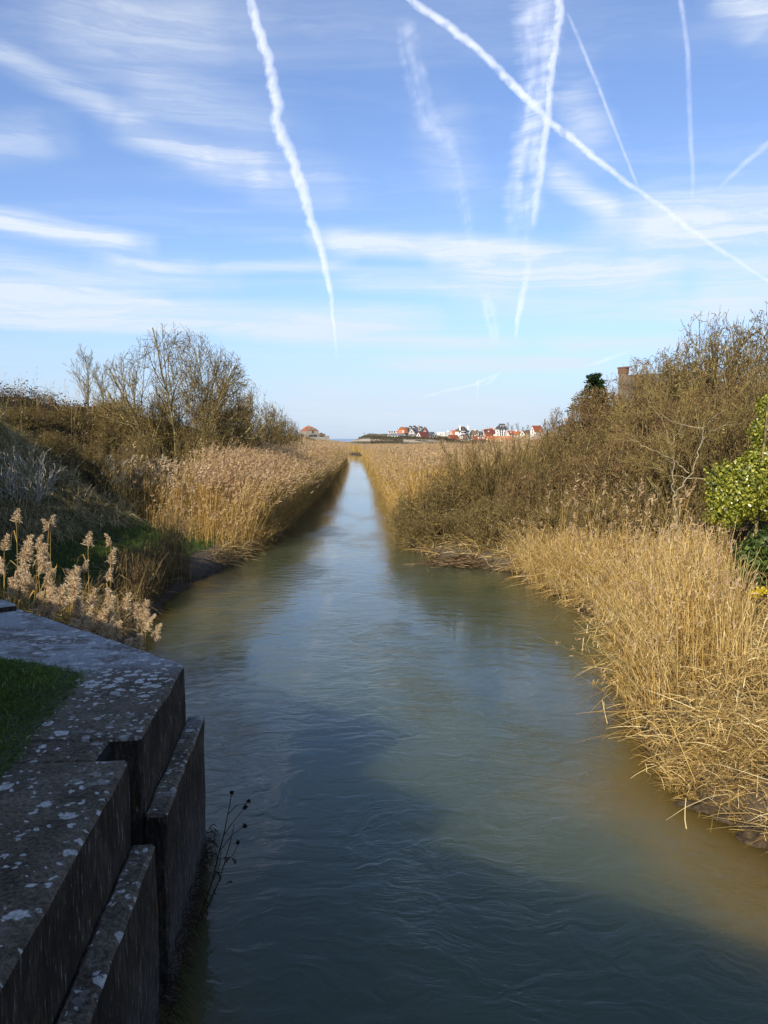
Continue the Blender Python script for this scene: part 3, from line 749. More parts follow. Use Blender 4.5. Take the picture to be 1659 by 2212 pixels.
# right bank thicket
RG = 'bare shrubs of the right bank thicket'
rt = [
    (925, 25.3, 1085, 170, 'l0', 'lowest overhanging shrub at the tip of the right thicket, twigs dipping towards the water'),
    (1005, 24.2, 1068, 210, 'l0', 'low spreading shrub directly behind the driftwood nest'),
    (1075, 23.2, 1062, 190, 'l0', 'low spreading shrub right of the driftwood nest'),
    (900, 28, 1062, 130, 'l0', 'low shrub at the water side of the right reed bed behind the overhanging shrub'),
    (1235, 20.8, 1048, 190, 'l0', 'low spreading shrub in the middle of the right bank behind the straw'),
    (1335, 19.3, 1030, 200, 'l0', 'low spreading shrub behind the near reed stand'),
    (1440, 18.2, 1018, 210, 'l0', 'low spreading shrub at the foot of the pale limbed tree'),
    (1150, 22.3, 1052, 190, 'l0', 'low spreading shrub behind the tallest right bank plumes'),
    # px, depth, top y, width px, proto, label
    (968, 25.4, 1008, 240, 't0', 'river end shrub of the right thicket, twigs overhanging the water by the driftwood'),
    (1035, 26.2, 985, 170, 'w0', 'slender stemmed shrub at the river end of the right thicket'),
    (1500, 22.5, 845, 220, 't2', 'middle russet shrub of the right thicket left of the ivy'),
    (1580, 21.5, 800, 230, 't3', 'middle russet shrub of the right thicket above the ivy'),
    (1130, 23.4, 1015, 150, 't3', 'lowest russet shrub of the right thicket, next to the driftwood nest'),
    (1090, 25.0, 972, 200, 'w1', 'many stemmed shrub above the driftwood nest on the right bank'),
    (1165, 27.5, 938, 170, 't0', 'shrub of the right thicket below the right end of the village'),
    (1215, 31, 886, 170, 't2', 'russet shrub below the dark conifer in the right thicket'),
    (1285, 31, 836, 180, 't3', 'russet shrub below the brick chimney in the right thicket'),
    (1378, 30, 778, 220, 't2', 'russet shrub just right of the chimney in the right thicket'),
    (1445, 28, 738, 250, 't0', 'tall olive shrub below the grey roof ridge in the right thicket'),
    (1525, 26, 680, 270, 't1', 'tall lichened shrub second highest on the right skyline'),
    (1612, 23, 652, 290, 't0', 'highest shrub of the right thicket at the top of the skyline'),
    (1700, 21, 640, 300, 't1', 'tall shrub cut by the right edge above the ivy'),
    (1180, 24.0, 985, 200, 't1', 'low front shrub of the right thicket behind the first tall plumes'),
    (1270, 23.5, 965, 220, 't2', 'low russet front shrub in the middle of the right thicket'),
    (1360, 22.5, 935, 230, 't3', 'dense russet front shrub behind the near reed stand'),
    (1450, 21.0, 905, 240, 't0', 'front shrub with pale yellow branches left of the ivy'),
    (1540, 19.5, 850, 260, 't1', 'front shrub directly behind the ivy mass'),
    (1650, 18.5, 780, 290, 't1', 'front shrub rising above the ivy at the right edge'),
    (1240, 27, 910, 210, 't1', 'middle shrub of the right thicket under the conifer'),
    (1330, 26.5, 880, 220, 't0', 'middle olive shrub of the right thicket under the chimney'),
    (1420, 25, 850, 230, 't3', 'middle russet shrub of the right thicket under the roof ridge'),
    (1120, 29, 965, 110, 't2', 'small shrub of the right thicket beside the reed marsh'),
]
low_p = mk_low(random.Random(41), 41)
prs = {'l0': low_p, 'w0': will_p[0], 'w1': will_p[1], 't0': thick_p[0], 't1': thick_p[1], 't2': thick_p[2], 't3': thick_p[3]}
for i, (px, D, top, wpx, pr, lab) in enumerate(rt):
    X, Y, Zt = at_d(px, top, D); gz = ground_z(X, Y)
    plant('thicket_shrub', prs[pr], X, Y, 1, i * 1.9 + .3, lab, 'shrub', RG, top=Zt, wid=wpx / F * D)

# two pale, yellow lichened branches that stand out of the thicket
def limb(name, pts, r0, r1, mat, label, cat, twigs=8, seed=2):
    rnd = random.Random(seed); segs = []
    n = len(pts) - 1
    for i in range(n):
        a = r0 + (r1 - r0) * i / n; b = r0 + (r1 - r0) * (i + 1) / n
        segs.append((pts[i], pts[i + 1], a, b))
    g = Geo(); g.tubes([s[0] for s in segs], [s[1] for s in segs], [s[2] for s in segs], [s[3] for s in segs], 6, 0, .8)
    o = g.build(name, mat, smooth=True)
    return tag(o, label, cat)
m_pale, t, out = material('pale_bark')
nn = t.noise(pos(t), 14, 5, .6)
principled(t, out, t.ramp(nn, [(.3, (.14, .115, .065)), (.5, (.31, .27, .19)), (.68, (.40, .31, .08)), (.85, (.48, .45, .36))]), .85, .2, nn, .3, .01)
D0 = 17.0
def pts_px(l, D=D0, dd=0.0): return [at_d(a, b, D + dd * i) for i, (a, b) in enumerate(l)]
rootpt = pts_px([(1458, 1060)])[0]
e = empty('pale_tree', (rootpt[0], rootpt[1], ground_z(rootpt[0], rootpt[1])))
tag(e, 'bare tree with pale yellow lichened limbs left of the ivy', 'tree')
def child_limb(nm, lists, r0, r1, D=D0):
    g = Geo()
    for l in lists:
        p = np.array(pts_px(l, D)) - np.array(e.location)
        n = len(p) - 1; rr = np.linspace(r0, r1, n + 1) * .62
        p = np.stack([np.interp(np.linspace(0, n, n * 4 + 1), np.arange(n + 1), p[:, k_]) for k_ in range(3)], 1)
        p[1:-1] += np.random.default_rng(int(abs(p[0, 0]) * 100)).normal(0, .014, (len(p) - 2, 3)); rr = np.interp(np.linspace(0, n, n * 4 + 1), np.arange(n + 1), rr)
        g.tubes(p[:-1], p[1:], rr[:-1], rr[1:], 6, 0, .8)
    return g.build(nm, m_pale, e, True)
base_px = (1462, 1150)
child_limb('trunk', [[base_px, (1460, 1100), (1454, 1074)]], .045, .032)
child_limb('limb', [[(1454, 1074), (1470, 1050), (1495, 1020), (1508, 985), (1518, 950), (1520, 925), (1530, 912), (1552, 905)], [(1518, 950), (1522, 935), (1545, 930), (1562, 920)]], .028, .010)
child_limb('limb', [[(1454, 1074), (1452, 1040), (1455, 1000), (1450, 960), (1440, 930), (1430, 905)], [(1488, 1022), (1468, 1005), (1440, 985), (1400, 968), (1378, 955), (1362, 935)], [(1520, 1035), (1480, 1033), (1445, 1026), (1418, 1012)]], .022, .007)
child_limb('limb', [[(1520, 925), (1480, 918), (1450, 910), (1430, 895)]], .016, .008, 16.6)
child_limb('crown', [[(1530, 912), (1570, 880), (1600, 850)], [(1562, 920), (1600, 915)], [(1430, 905), (1400, 870)], [(1450, 960), (1470, 930), (1480, 900)], [(1455, 1000), (1435, 985), (1425, 970)]], .010, .004, 16.9)

rnd = random.Random(4); st_ = []
for (a, b, tx, tz) in [(1552, 905, .8, .5), (1562, 920, .9, .2), (1430, 905, -.3, .9), (1362, 935, -.7, .6), (1378, 955, -.8, .3), (1418, 1012, -.8, .2), (1430, 895, -.5, .8), (1495, 1020, .5, .7), (1518, 950, .6, .6), (1455, 1000, -.4, .8), (1470, 930, .3, .9), (1600, 850, .6, .7), (1400, 870, -.6, .6), (1480, 918, -.2, .9), (1452, 1040, -.6, .5), (1480, 900, .3, .9)]:
    p_ = np.array(at_d(a, b, D0)) - np.array(e.location)
    for k_ in range(3): st_.append((tuple(p_), tuple(Vector((tx + rnd.uniform(-.5, .5), rnd.uniform(-.6, .6), tz + rnd.uniform(-.3, .3))).normalized()), .008, rnd.uniform(.5, .9)))
sg_ = grow(rnd, st_, [5, 4, 3], [.14, .18, .2], [.02, .02, .02], [.55, .5], [.7, .8], [0, 0], [1.6, 1.4], .4, .6, .004)
g = Geo(); g.tubes([q[0] for q in sg_], [q[1] for q in sg_], [q[2] for q in sg_], [q[3] for q in sg_], 3, 0, .75); g.build('twigs', [m_twig], e)
# white twigged shrub on the near left
def mk_white(rnd, seed):
    segs = grow(rnd, stems_fan(rnd, 16, .7, .016, 1.5, .3), [6, 4, 3], [.08, .12, .15], [.04, .05, .04], [.5, .5], [.5, .55], [1, 0], [1.2, 1.1], .4, .6, .005)
    return tree_meshes('white_twigs', segs, m_twig_grey_pale, 0, 0, .02, seed)
m_twig_grey_pale = leafy('twig_pale', [(0, (.20, .17, .13)), (.5, (.40, .36, .29)), (1, (.62, .58, .50))], .0)
wt = mk_white(random.Random(8), 8)
X, Y, Z = at_z(62, 1172, .9)
plant('pale_shrub', wt, X, Y, (1.0, 1.0, .95), 0.5, 'low shrub of pale bare twigs at the foot of the left grass slope', 'shrub')
# slender shrub in the dark hollow
for i, (px, D, top, lab) in enumerate([(330, 28, 985, 'small dark shrub in the hollow behind the grass slope'), (395, 27.5, 1000, 'small dark shrub beside the left end of the reed bed'), (270, 29, 965, 'small dark shrub at the foot of the left hill')]):
    X, Y, Zt = at_d(px, top, D); gz = ground_z(X, Y)
    plant('hollow_shrub', thick_p[i % 2], X, Y, 1, i * 2.1, lab, 'shrub', 'small shrubs in the dark hollow of the left bank', top=Zt, wid=2.6)

# ------------------------------------------------------------------ brambles and grass (left)
rng = np.random.default_rng(44)
def arcs(g, x, y, ln, r, rng, tlo=.0, lift=.6):
    n = len(x); p = np.stack([x, y, hgt(x, y)], -1)
    a = rng.uniform(0, 2 * math.pi, n); o = np.stack([np.cos(a), np.sin(a), 0 * a], -1)
    up = rng.uniform(.3, 1.2, n) * lift; prev = p; tint = np.clip(rng.normal(.45, .25, n) + tlo, 0, 1)
    for s in (.25, .5, .75, 1.0):
        q = p + o * (ln * s)[:, None]; q[:, 2] += up * 4 * s * (1 - s * .85) * ln * .5
        g.tubes(prev, q, np.full(n, r), np.full(n, r * .8), 3, 0, tint); prev = q
def flecks(g, x, y, zlo, zhi, size, rng, tm=.45, ts=.2, mi=0):
    n = len(x); c = np.stack([x, y, hgt(x, y) + rng.uniform(zlo, zhi, n)], -1)
    u = unit(n, rng); v = np.cross(u, unit(n, rng)); v /= np.linalg.norm(v, axis=1, keepdims=True)
    s = size * rng.uniform(.5, 1.3, (n, 1))
    g.flakes(c, u * s, v * s * .6, mi, np.clip(rng.normal(tm, ts, n), 0, 1))
g = Geo()
def pick(n, f, x0, x1, y0, y1):
    xx = rng.uniform(x0, x1, n * 4); yy = rng.uniform(y0, y1, n * 4); k = f(xx, yy); return xx[k][:n], yy[k][:n]
ax, ay, ux, uy = -7.5, 25.9, -.80, -.60
wfun = lambda x, y: (x - ax) * (-uy) + (y - ay) * ux
x, y = pick(5200, lambda x, y: (wfun(x, y) < -.9) & (x < -5.6 - .12 * (y - 26)), -26, -5.5, 22, 46)
arcs(g, x, y, rng.uniform(.5, 1.5, len(x)), .008, rng)
x, y = pick(26000, lambda x, y: (wfun(x, y) < -.8) & (x < -5.6 - .12 * (y - 26)), -26, -5.5, 22, 46)
flecks(g, x, y, .0, .75, .05, rng)
x, y = pick(1500, lambda x, y: (wfun(x, y) > -1.0) & (hgt(x, y) > 1.2) & (wob(x, y, 1.4, .3) > .05), -16, -6.5, 14, 26)
arcs(g, x, y, rng.uniform(.2, .7, len(x)), .006, rng, .25, .35)
x, y = pick(5000, lambda x, y: (wfun(x, y) > -1.0) & (hgt(x, y) > 1.2) & (wob(x, y, 1.4, .3) > .05), -16, -6.5, 14, 26)
flecks(g, x, y, .0, .22, .035, rng, .5)
tag(g.build('bramble', [m_bramble]), 'dark tangle of brambles over the left hill behind the grass slope', 'brambles', kind='stuff')
g = Geo()   # tall dry weeds and feathery stalks high on the hill
x, y = pick(900, lambda x, y: (x < -7 - .2 * (y - 28)) & (wfun(x, y) < -2), -24, -7, 27, 48)
reed_bed(g, x, y, rng.uniform(.7, 1.5, len(x)), .010, rng, 3, 4, .8, .16, plume_l=.16, tint0=.42)
x, y = pick(160, lambda x, y: (wfun(x, y) < -.9), -9.5, -5.6, 24.5, 29)
reed_bed(g, x, y, rng.uniform(1.0, 1.9, len(x)), .010, rng, 2, 6, .9, .14, plume_l=.22, tint0=.6)
x, y = pick(150, lambda x, y: y > 23, -7.6, -5.6, 24.6, 27.5)
reed_bed(g, x, y, rng.uniform(1.2, 2.2, len(x)), .010, rng, 3, 6, .9, .12, plume_l=.26, tint0=.5)
tag(g.build('dry_weeds', [m_reed, m_plume_pale]), 'scattered dry stalks with pale heads over the left hill', 'weeds', kind='stuff')

g = Geo()   # draped grass on the slope
x, y = pick(42000, lambda x, y: (wfun(x, y) > -1.1) & (hgt(x, y) > 1.12 + .12 * wob(x, y, 1.5)), -17, -5.8, 13, 27)
n = len(x); eps = .15
gx = (hgt(x + eps, y) - hgt(x - eps, y)) / (2 * eps); gy = (hgt(x, y + eps) - hgt(x, y - eps)) / (2 * eps)
dn = np.stack([-gx, -gy, 0 * gx], -1) * .8 + rng.normal(0, .60, (n, 3)) * np.array([1, 1, 0]); ln = rng.uniform(.20, .62, n) * (1 + .35 * wob(x, y, 1.6))
p0 = np.stack([x, y, hgt(x, y) - .01], -1)
p1 = p0 + dn * (ln * .4)[:, None]; p1[:, 2] = hgt(p1[:, 0], p1[:, 1]) + np.abs(rng.uniform(.04, .20, n) + .10 * wob(x, y, 1.9, 2.0))
p2 = p0 + dn * ln[:, None]; p2[:, 2] = hgt(p2[:, 0], p2[:, 1]) + rng.uniform(.0, .12, n)
g.ribbons(np.stack([p0, p1, p2], 1), np.stack([np.full(n, .012), np.full(n, .012), np.full(n, .003)], 1), perp_h(n, rng), 0, np.clip(rng.normal(.42, .22, n) + .18 * wob(x, y, 1.2), 0, 1))
x, y = pick(3200, lambda x, y: (wfun(x, y) > -1.0) & (hgt(x, y) > 1.0) & (wob(x, y, 1.7, .9) > -.1), -16, -6, 14, 26)
reed_bed(g, x, y, rng.uniform(.2, .65, len(x)) * (1 + .5 * wob(x, y, 1.7, .9)), .009, rng, 4, 0, 0, .5, tint0=.5)
tag(g.build('slope_grass', [m_grassdry]), 'long draped grey green grass on the left slope', 'grass', kind='stuff')
g = Geo()   # green meadow strip
x, y = pick(24000, lambda x, y: (hgt(x, y) < 1.4) & (x < XL(y) - .9), -9.5, -4.9, 12, 27.5)
n = len(x); p0 = np.stack([x, y, hgt(x, y) - .01], -1); hh = rng.uniform(.05, .16, n)
p1 = p0 + np.stack([rng.normal(0, .03, n), rng.normal(0, .03, n), hh * .6], -1); p2 = p1 + np.stack([rng.normal(0, .05, n), rng.normal(0, .05, n), hh * .4], -1)
g.ribbons(np.stack([p0, p1, p2], 1), np.stack([np.full(n, .012), np.full(n, .010), np.full(n, .002)], 1), perp_h(n, rng), 0, np.clip(rng.normal(.4, .2, n), 0, 1))
tag(g.build('meadow_grass', [m_grass]), 'short green grass strip between the left slope and the bank', 'grass', kind='stuff')
g = Geo()   # brown tufts on the left bank edge
x, y = pick(3800, lambda x, y: (x < XL(y) - .15) & (x > XL(y) - 1.3), -6.6, -3.8, 10.5, 18.6)
litter(g, x, y, rng, .2, .6, .35, .010, .9)
x, y = pick(900, lambda x, y: (x < XL(y) - .1) & (x > XL(y) - .8), -6.0, -4.2, 15.0, 18.6)
reed_bed(g, x, y, rng.uniform(.5, 1.15, len(x)), .009, rng, 3, 0, 0, .18, tint0=.35)
x, y = pick(260, lambda x, y: (x < XL(y) - .15) & (x > XL(y) - .75), -5.9, -4.6, 18.3, 19.8)
reed_bed(g, x, y, rng.uniform(.9, 1.6, len(x)), .009, rng, 3, 3, .25, .10, plume_l=.14, tint0=.45)
x, y = pick(2600, lambda x, y: (x < XL(y) - .0) & (x > XL(y) - .6), -5.4, -3.8, 21.5, 30)
litter(g, x, y, rng, .2, .7, .3, .010, .5, np.array([.5, -.2, 0]))
tag(g.build('bank_tufts', [m_tuft, m_plume]), 'brown dry grass tufts along the edge of the left bank', 'dry grass', kind='stuff')

# ------------------------------------------------------------------ plumed reeds behind the wing wall, one object each
def plume_proto(seed, h, nf, pl):
    rng = np.random.default_rng(seed); r = random.Random(seed)
    lean = np.array([r.uniform(-.02, .12), r.uniform(-.05, .05)])
    s = np.linspace(0, 1, 7); P = np.stack([lean[0] * h * s ** 2, lean[1] * h * s ** 2, h * s], -1)
    g = Geo(); rr = np.linspace(.0055, .0028, 7); g.tubes(P[:-1], P[1:], rr[:-1], rr[1:], 4, 0, .55)
    stem = g.mesh('plumed_reed_stem', [m_reed], True)
    g = Geo()
    for _ in range(5):
        s0 = r.uniform(.25, .85); p0 = np.array([lean[0] * h * s0 ** 2, lean[1] * h * s0 ** 2, h * s0]); a = r.uniform(0, 6.28); o = np.array([math.cos(a), math.sin(a), 0]); L = r.uniform(.22, .42)
        pts = np.array([p0, p0 + o * L * .4 + np.array([0, 0, L * .35]), p0 + o * L * .8 + np.array([0, 0, L * .2]), p0 + o * L + np.array([0, 0, -L * .15])])[None]
        g.ribbons(pts, np.array([[.008, .013, .010, .001]]), np.array([[-o[1], o[0], 0]]), 0, r.uniform(.3, .7))
    leaf = g.mesh('plumed_reed_leaves', [m_reed])
    g = Geo(); f = rng.random(nf); top = P[-1]
    bend = np.array([.55, -.1, 0]) * r.uniform(.3, 1.0) * (1 if seed % 4 else -1)
    ax0 = top + np.stack([bend[0] * pl * f ** 2 * 1.0, bend[1] * pl * f ** 2 * 1.0, pl * (f - .15 * f ** 2)], -1)
    di = unit(nf, rng); di[:, 2] = np.abs(di[:, 2]) * .5 + .35; di = di * .75 + bend * 1.5; di /= np.linalg.norm(di, axis=1, keepdims=True)
    L = pl * (.44 - .27 * f) * rng.uniform(.6, 1.15, nf)
    p1 = ax0 + di * (L * .5)[:, None]; p2 = ax0 + di * L[:, None]; p2[:, 2] -= L * rng.uniform(.1, .55, nf)
    sd = np.cross(di, unit(nf, rng)); sd /= np.linalg.norm(sd, axis=1, keepdims=True)
    g.ribbons(np.stack([ax0, p1, p2], 1), np.stack([np.full(nf, .003), np.full(nf, .0095), np.full(nf, .005)], 1), sd, 0, np.clip(rng.normal(.55, .22, nf), 0, 1))
    plume = g.mesh('plumed_reed_head', [m_plume_pale])
    return stem, leaf, plume, h + pl
pp = [plume_proto(60 + i, 1.40 + .1 * (i % 3), 240, .17 + .015 * (i % 4)) for i in range(8)] + [plume_proto(80 + i, 1.40 + .1 * (i % 3), 380, .24 + .025 * (i % 4)) for i in range(8)]
spots = [ # px of plume top, py of plume top, depth
 (12,1195,9.6),(45,1165,9.9),(60,1150,10.2),(30,1240,9.2),(78,1195,9.8),(100,1222,9.5),(95,1260,9.3),(110,1300,9.2),(128,1262,9.4),(70,1275,9.3),(20,1290,9.4),(140,1218,9.8),
 (150,1225,10.4),(180,1205,10.8),(150,1300,9.4),(194,1145,11.6),(240,1150,12.2),(262,1150,12.4),(175,1305,9.2),(202,1265,9.8),(205,1312,9.1),(222,1268,9.7),(215,1345,8.9),(232,1300,9.4),
 (160,1340,9.0),(190,1330,9.0),(245,1335,9.0),(275,1275,9.9),(300,1290,10.0),(286,1300,9.9),(320,1325,9.6),(262,1372,8.6),(305,1362,9.0),(120,1330,9.3),(82,1310,9.5),(55,1215,10.0),
 (8,1150,10.6),(98,1118,11.6),(110,1108,11.8),(90,1152,10.8),(38,1095,12.0),(345,1130,13.5),(282,1385,8.6),(330,1345,9.5),(216,1220,10.8),(235,1180,11.6)]
rnd = random.Random(17)
spots = [q for q in spots if not (q[1] < 1160 and q[0] > 225 and q[2] > 12.3)] + [(px + rnd.uniform(-26, 26), py + rnd.uniform(14, 58), D - rnd.uniform(0, .5)) for (px, py, D) in spots if D < 10.3 and px < 310]
PG = 'plumed reeds behind the wing wall'
for i, (px, py, D) in enumerate(spots):
    st, lf, pm, tot = pp[i % 8 + (8 if D < 10.3 else 0)]
    X, Y, Zt = at_d(px, py, D); gz = max(ground_z(X, Y), -.15)
    s = (Zt - gz) / tot
    hs = min(1.15, max(.75, s))
    e = empty('plumed_reed', (X - .05, Y, gz), (i * 0.37) % .9 - .45, (hs, hs, s))
    if px > 300: lab = 'pale plumed reed beside the water at the right end of the wing wall clump'
    elif py < 1160 and px > 185: lab = 'tall single plumed reed standing clear in front of the green grass'
    elif py < 1130: lab = 'plumed reed standing among the pale twigs of the low shrub'
    elif px < 140: lab = 'plumed reed of the dense left cluster behind the wing wall'
    else: lab = 'plumed reed of the right cluster behind the wing wall coping'
    tag(e, lab, 'reed', PG)
    link('stem', st, e); link('leaves', lf, e); link('plume', pm, e)
g = Geo()   # bare stems around the plumes
x, y = pick(700, lambda x, y: (x < XL(y) + .3), -8, -3.2, 8.9, 12.4)
reed_bed(g, x, y, rng.uniform(.6, 1.3, len(x)), .008, rng, 3, 0, 0, .10, tint0=.16, ts=.12)
x, y = pick(700, lambda x, y: (x < XL(y) - .2), -9, -3.4, 9.5, 15)
litter(g, x, y, rng, .2, .6, .4, .008, 1.0)
tag(g.build('reed_stems', [m_litter, m_plume]), 'brown stems crowded below the plumed reeds behind the wall', 'reeds', kind='stuff')

# tall plumes in front of the right thicket
for i, (px, py, D) in enumerate([(1245, 1075, 19.0), (1262, 1088, 19.0), (1240, 1105, 18.6), (1188, 1095, 19.6), (1172, 1125, 19.6), (1290, 1108, 18.4), (1330, 1125, 17.4), (1415, 1120, 16.0), (1160, 1140, 20), (1225, 1130, 18.6), (1375, 1140, 16.5)]):
    st, lf, pm, tot = pp[(i * 3) % 8]
    X, Y, Zt = at_d(px, py, D); gz = ground_z(X, Y); s = (Zt - gz) / tot
    e = empty('plumed_reed', (X, Y, gz), i * .7, (s * 1.05, s * 1.05, s))
    tag(e, ['tallest plumed reed in front of the right thicket', 'second tallest plumed reed, just right of the tallest before the right thicket'][i] if i < 2 else 'plumed reed rising from the edge of the right straw bank before the thicket', 'reed', 'plumed reeds before the right thicket')
    link('stem', st, e); link('leaves', lf, e); link('plume', pm, e)

# ------------------------------------------------------------------ ivy, gorse, conifer
def leaf_mass(blobs, n, size, rng, shell=.35, droop=.3):
    vol = np.array([b[3] * b[4] * b[5] for b in blobs]) ** (2 / 3); cnt = (n * vol / vol.sum()).astype(int)
    C = []; N_ = []
    for b, k in zip(blobs, cnt):
        u = unit(k, rng); rad = 1 - shell * rng.random(k) ** 1.6
        bump = 1 + .16 * np.sin(u[:, 0] * 7 + b[0] * 3) * np.cos(u[:, 2] * 6 + b[1]) + .10 * np.sin(u[:, 1] * 13 + u[:, 2] * 11)
        C.append(np.array(b[:3]) + u * np.array(b[3:6]) * (rad * bump)[:, None]); N_.append(u)
    C = np.concatenate(C); N_ = np.concatenate(N_); n = len(C)
    nn = N_ + unit(n, rng) * .75; nn /= np.linalg.norm(nn, axis=1, keepdims=True)
    d = np.cross(nn, unit(n, rng)); d[:, 2] -= droop; d /= np.linalg.norm(d, axis=1, keepdims=True)
    v = np.cross(nn, d); v /= np.linalg.norm(v, axis=1, keepdims=True)
    s = size * rng.uniform(.55, 1.25, (n, 1))
    return C, d * s, v * s * .62
rng = np.random.default_rng(5)
def bl_px(px, py, D, rx, rz, ry=None):
    p = at_d(px, py, D); k = D / F
    return (p[0], p[1], p[2], rx * k, (ry or rx * .8) * k, rz * k)
iv = empty('ivy_bush', (7.0, 15.6, ground_z(7.0, 15.6)))
tag(iv, 'large yellow green ivy mass climbing at the right edge', 'ivy')
off = np.array(iv.location)
blobs = [bl_px(1575, 1050, 15.2, 52, 56), bl_px(1615, 1042, 15.4, 50, 56), bl_px(1570, 1100, 15.0, 45, 45), bl_px(1648, 985, 15.8, 40, 26), bl_px(1648, 930, 16, 30, 34), bl_px(1650, 1060, 15.6, 70, 60), bl_px(1655, 880, 16.2, 22, 30), bl_px(1690, 960, 16, 40, 90), bl_px(1600, 1070, 14.9, 50, 55)]
c, u, v = leaf_mass(blobs, 22000, .036, rng, .6)
g = Geo(); g.flakes(c - off, u, v, 0, np.clip(rng.normal(.5, .25, len(c)), 0, 1)); g.build('foliage', [m_ivy], iv)
g = Geo(); p = [np.array(at_d(a, b, 15.6)) - off for a, b in [(1640, 1240), (1632, 1150), (1640, 1050), (1652, 950), (1660, 860)]]
g.tubes(p[:-1], p[1:], [.05, .045, .04, .03], [.045, .04, .03, .02], 6); g.build('stem', [m_bark], iv, True)
iv2 = empty('ivy_patch', (6.3, 13.2, ground_z(6.3, 13.2)))
tag(iv2, 'dark glossy evergreen patch low down under the big ivy', 'ivy')
off = np.array(iv2.location)
blobs = [bl_px(1615, 1205, 13.2, 34, 42), bl_px(1650, 1190, 13.4, 40, 50), bl_px(1600, 1240, 13, 22, 24), bl_px(1665, 1240, 13.4, 45, 45)]
c, u, v = leaf_mass(blobs, 2600, .05, rng, .8)
g = Geo(); g.flakes(c - off, u, v, 0, np.clip(rng.normal(.45, .25, len(c)), 0, 1)); g.build('foliage', [m_ivydark], iv2)
g = Geo(); p = [np.array(at_d(a, b, 13.3)) - off for a, b in [(1640, 1330), (1636, 1260), (1640, 1190)]]
g.tubes(p[:-1], p[1:], [.03, .025], [.025, .015], 5); g.build('stem', [m_bark], iv2, True)
go = empty('gorse', (5.9, 12.0, ground_z(5.9, 12.0))); tag(go, 'small yellow flowering sprig low at the right edge', 'shrub'); off = np.array(go.location)
c, u, v = leaf_mass([bl_px(1632, 1282, 12, 14, 9), bl_px(1645, 1275, 12, 12, 10)], 260, .022, rng, .9)
g = Geo(); g.flakes(c - off, u, v, 0, np.clip(rng.normal(.6, .3, len(c)), 0, 1)); g.build('flowers', [m_gorse], go)
g = Geo(); p = [np.array(at_d(a, b, 12)) - off for a, b in [(1640, 1330), (1636, 1285)]]
g.tubes(p[:-1], p[1:], [.01], [.006], 4); g.build('stem', [m_bark], go)
# brown undergrowth along the foot of the right thicket
g = Geo()
x, y = pick(9000, lambda x, y: (x > XR(y) + 2.2) & (x < 13), 3, 13, 11, 27)
flecks(g, x, y, .0, 1.0, .045, rng, .5, .25)
x, y = pick(2200, lambda x, y: (x > XR(y) + 2.0) & (x < 13), 3, 13, 11, 27)
arcs(g, x, y, rng.uniform(.5, 1.6, len(x)), .008, rng, .2)
tag(g.build('undergrowth', [m_twig_red]), 'russet tangle of brambles under the right thicket', 'brambles', kind='stuff')

co = at_d(1286, 838, 46)
e = empty('conifer', (co[0], co[1], ground_z(co[0], co[1]))); tag(e, 'dark green conifer top showing above the right thicket left of the chimney', 'tree')
off = np.array(e.location)
g = Geo(); g.tubes([(0, 0, 0)], [(0, 0, co[2] + .6 - off[2])], [.16], [.04], 6); g.build('trunk', [m_bark], e, True)
g = Geo(); top = co[2] + .7 - off[2]
for i in range(110):
    a = random.uniform(0, 6.28); z = top - 3.6 * random.random() ** .8; L = .35 + .62 * (top - z) * random.uniform(.5, 1.2); L = min(L, 2.0)
    o = np.array([math.cos(a), math.sin(a), 0]); n = 60; f = rng.random(n)
    c = np.array([0, 0, z]) + o * (L * f)[:, None] + np.array([0, 0, 1]) * (L * .25 * np.sin(f * 2.2) - .05)[:, None] + rng.normal(0, .07, (n, 3))
    u = o + unit(n, rng) * .5; u /= np.linalg.norm(u, axis=1, keepdims=True); v = np.cross(u, unit(n, rng)); v /= np.linalg.norm(v, axis=1, keepdims=True)
    g.flakes(c, u * .12, v * .045, 0, np.clip(rng.normal(.5, .25, n), 0, 1))
g.build('crown', [m_conifer], e)

# ------------------------------------------------------------------ driftwood and sticks
dr = at_z(1030, 1222, 0); dx0, dy0 = dr[0], dr[1]
e = empty('driftwood_nest', (dx0, dy0, 0)); tag(e, 'nest of driftwood and reed stalks caught at the edge of the right bank', 'driftwood')
g = Geo(); n = 900
a = rng.normal(0, .5, n) + np.where(rng.random(n) < .5, 0, math.pi); rad = rng.random(n) ** .5
cx = rng.normal(0, .55, n); cy = rng.normal(.15, .28, n); cz = .02 + .22 * rng.random(n) * np.exp(-(cx / .8) ** 2)
ln = rng.uniform(.2, .8, n); o = np.stack([np.cos(a), np.sin(a) * .5, rng.normal(0, .14, n)], -1)
c = np.stack([cx, cy, cz], -1); g.tubes(c - o * (ln * .5)[:, None], c + o * (ln * .5)[:, None], np.full(n, .007), np.full(n, .004), 3, 0, np.clip(rng.normal(.3, .3, n), 0, 1))
g.build('reed_stalks', [m_deadmix := leafy('driftwood_brown', [(0, (.035, .022, .013)), (.5, (.13, .085, .045)), (1, (.40, .30, .17))], .0)], e)
for (p0, p1, r) in [((-.9, -.05, .04), (.9, .1, .10), .035), ((.2, .2, .12), (1.5, .35, .42), .045), ((.4, .3, .18), (1.8, .6, .30), .03)]:
    g = Geo(); k = np.linspace(0, 1, 6)[:, None]; pts = np.array(p0) * (1 - k) + np.array(p1) * k; pts[:, 2] += .03 * np.sin(k[:, 0] * 7)
    rr = np.linspace(r, r * .5, 6); g.tubes(pts[:-1], pts[1:], rr[:-1], rr[1:], 7); g.build('branch', [m_pale], e, True)
tw = at_z(884, 1186, 0); g = Geo()
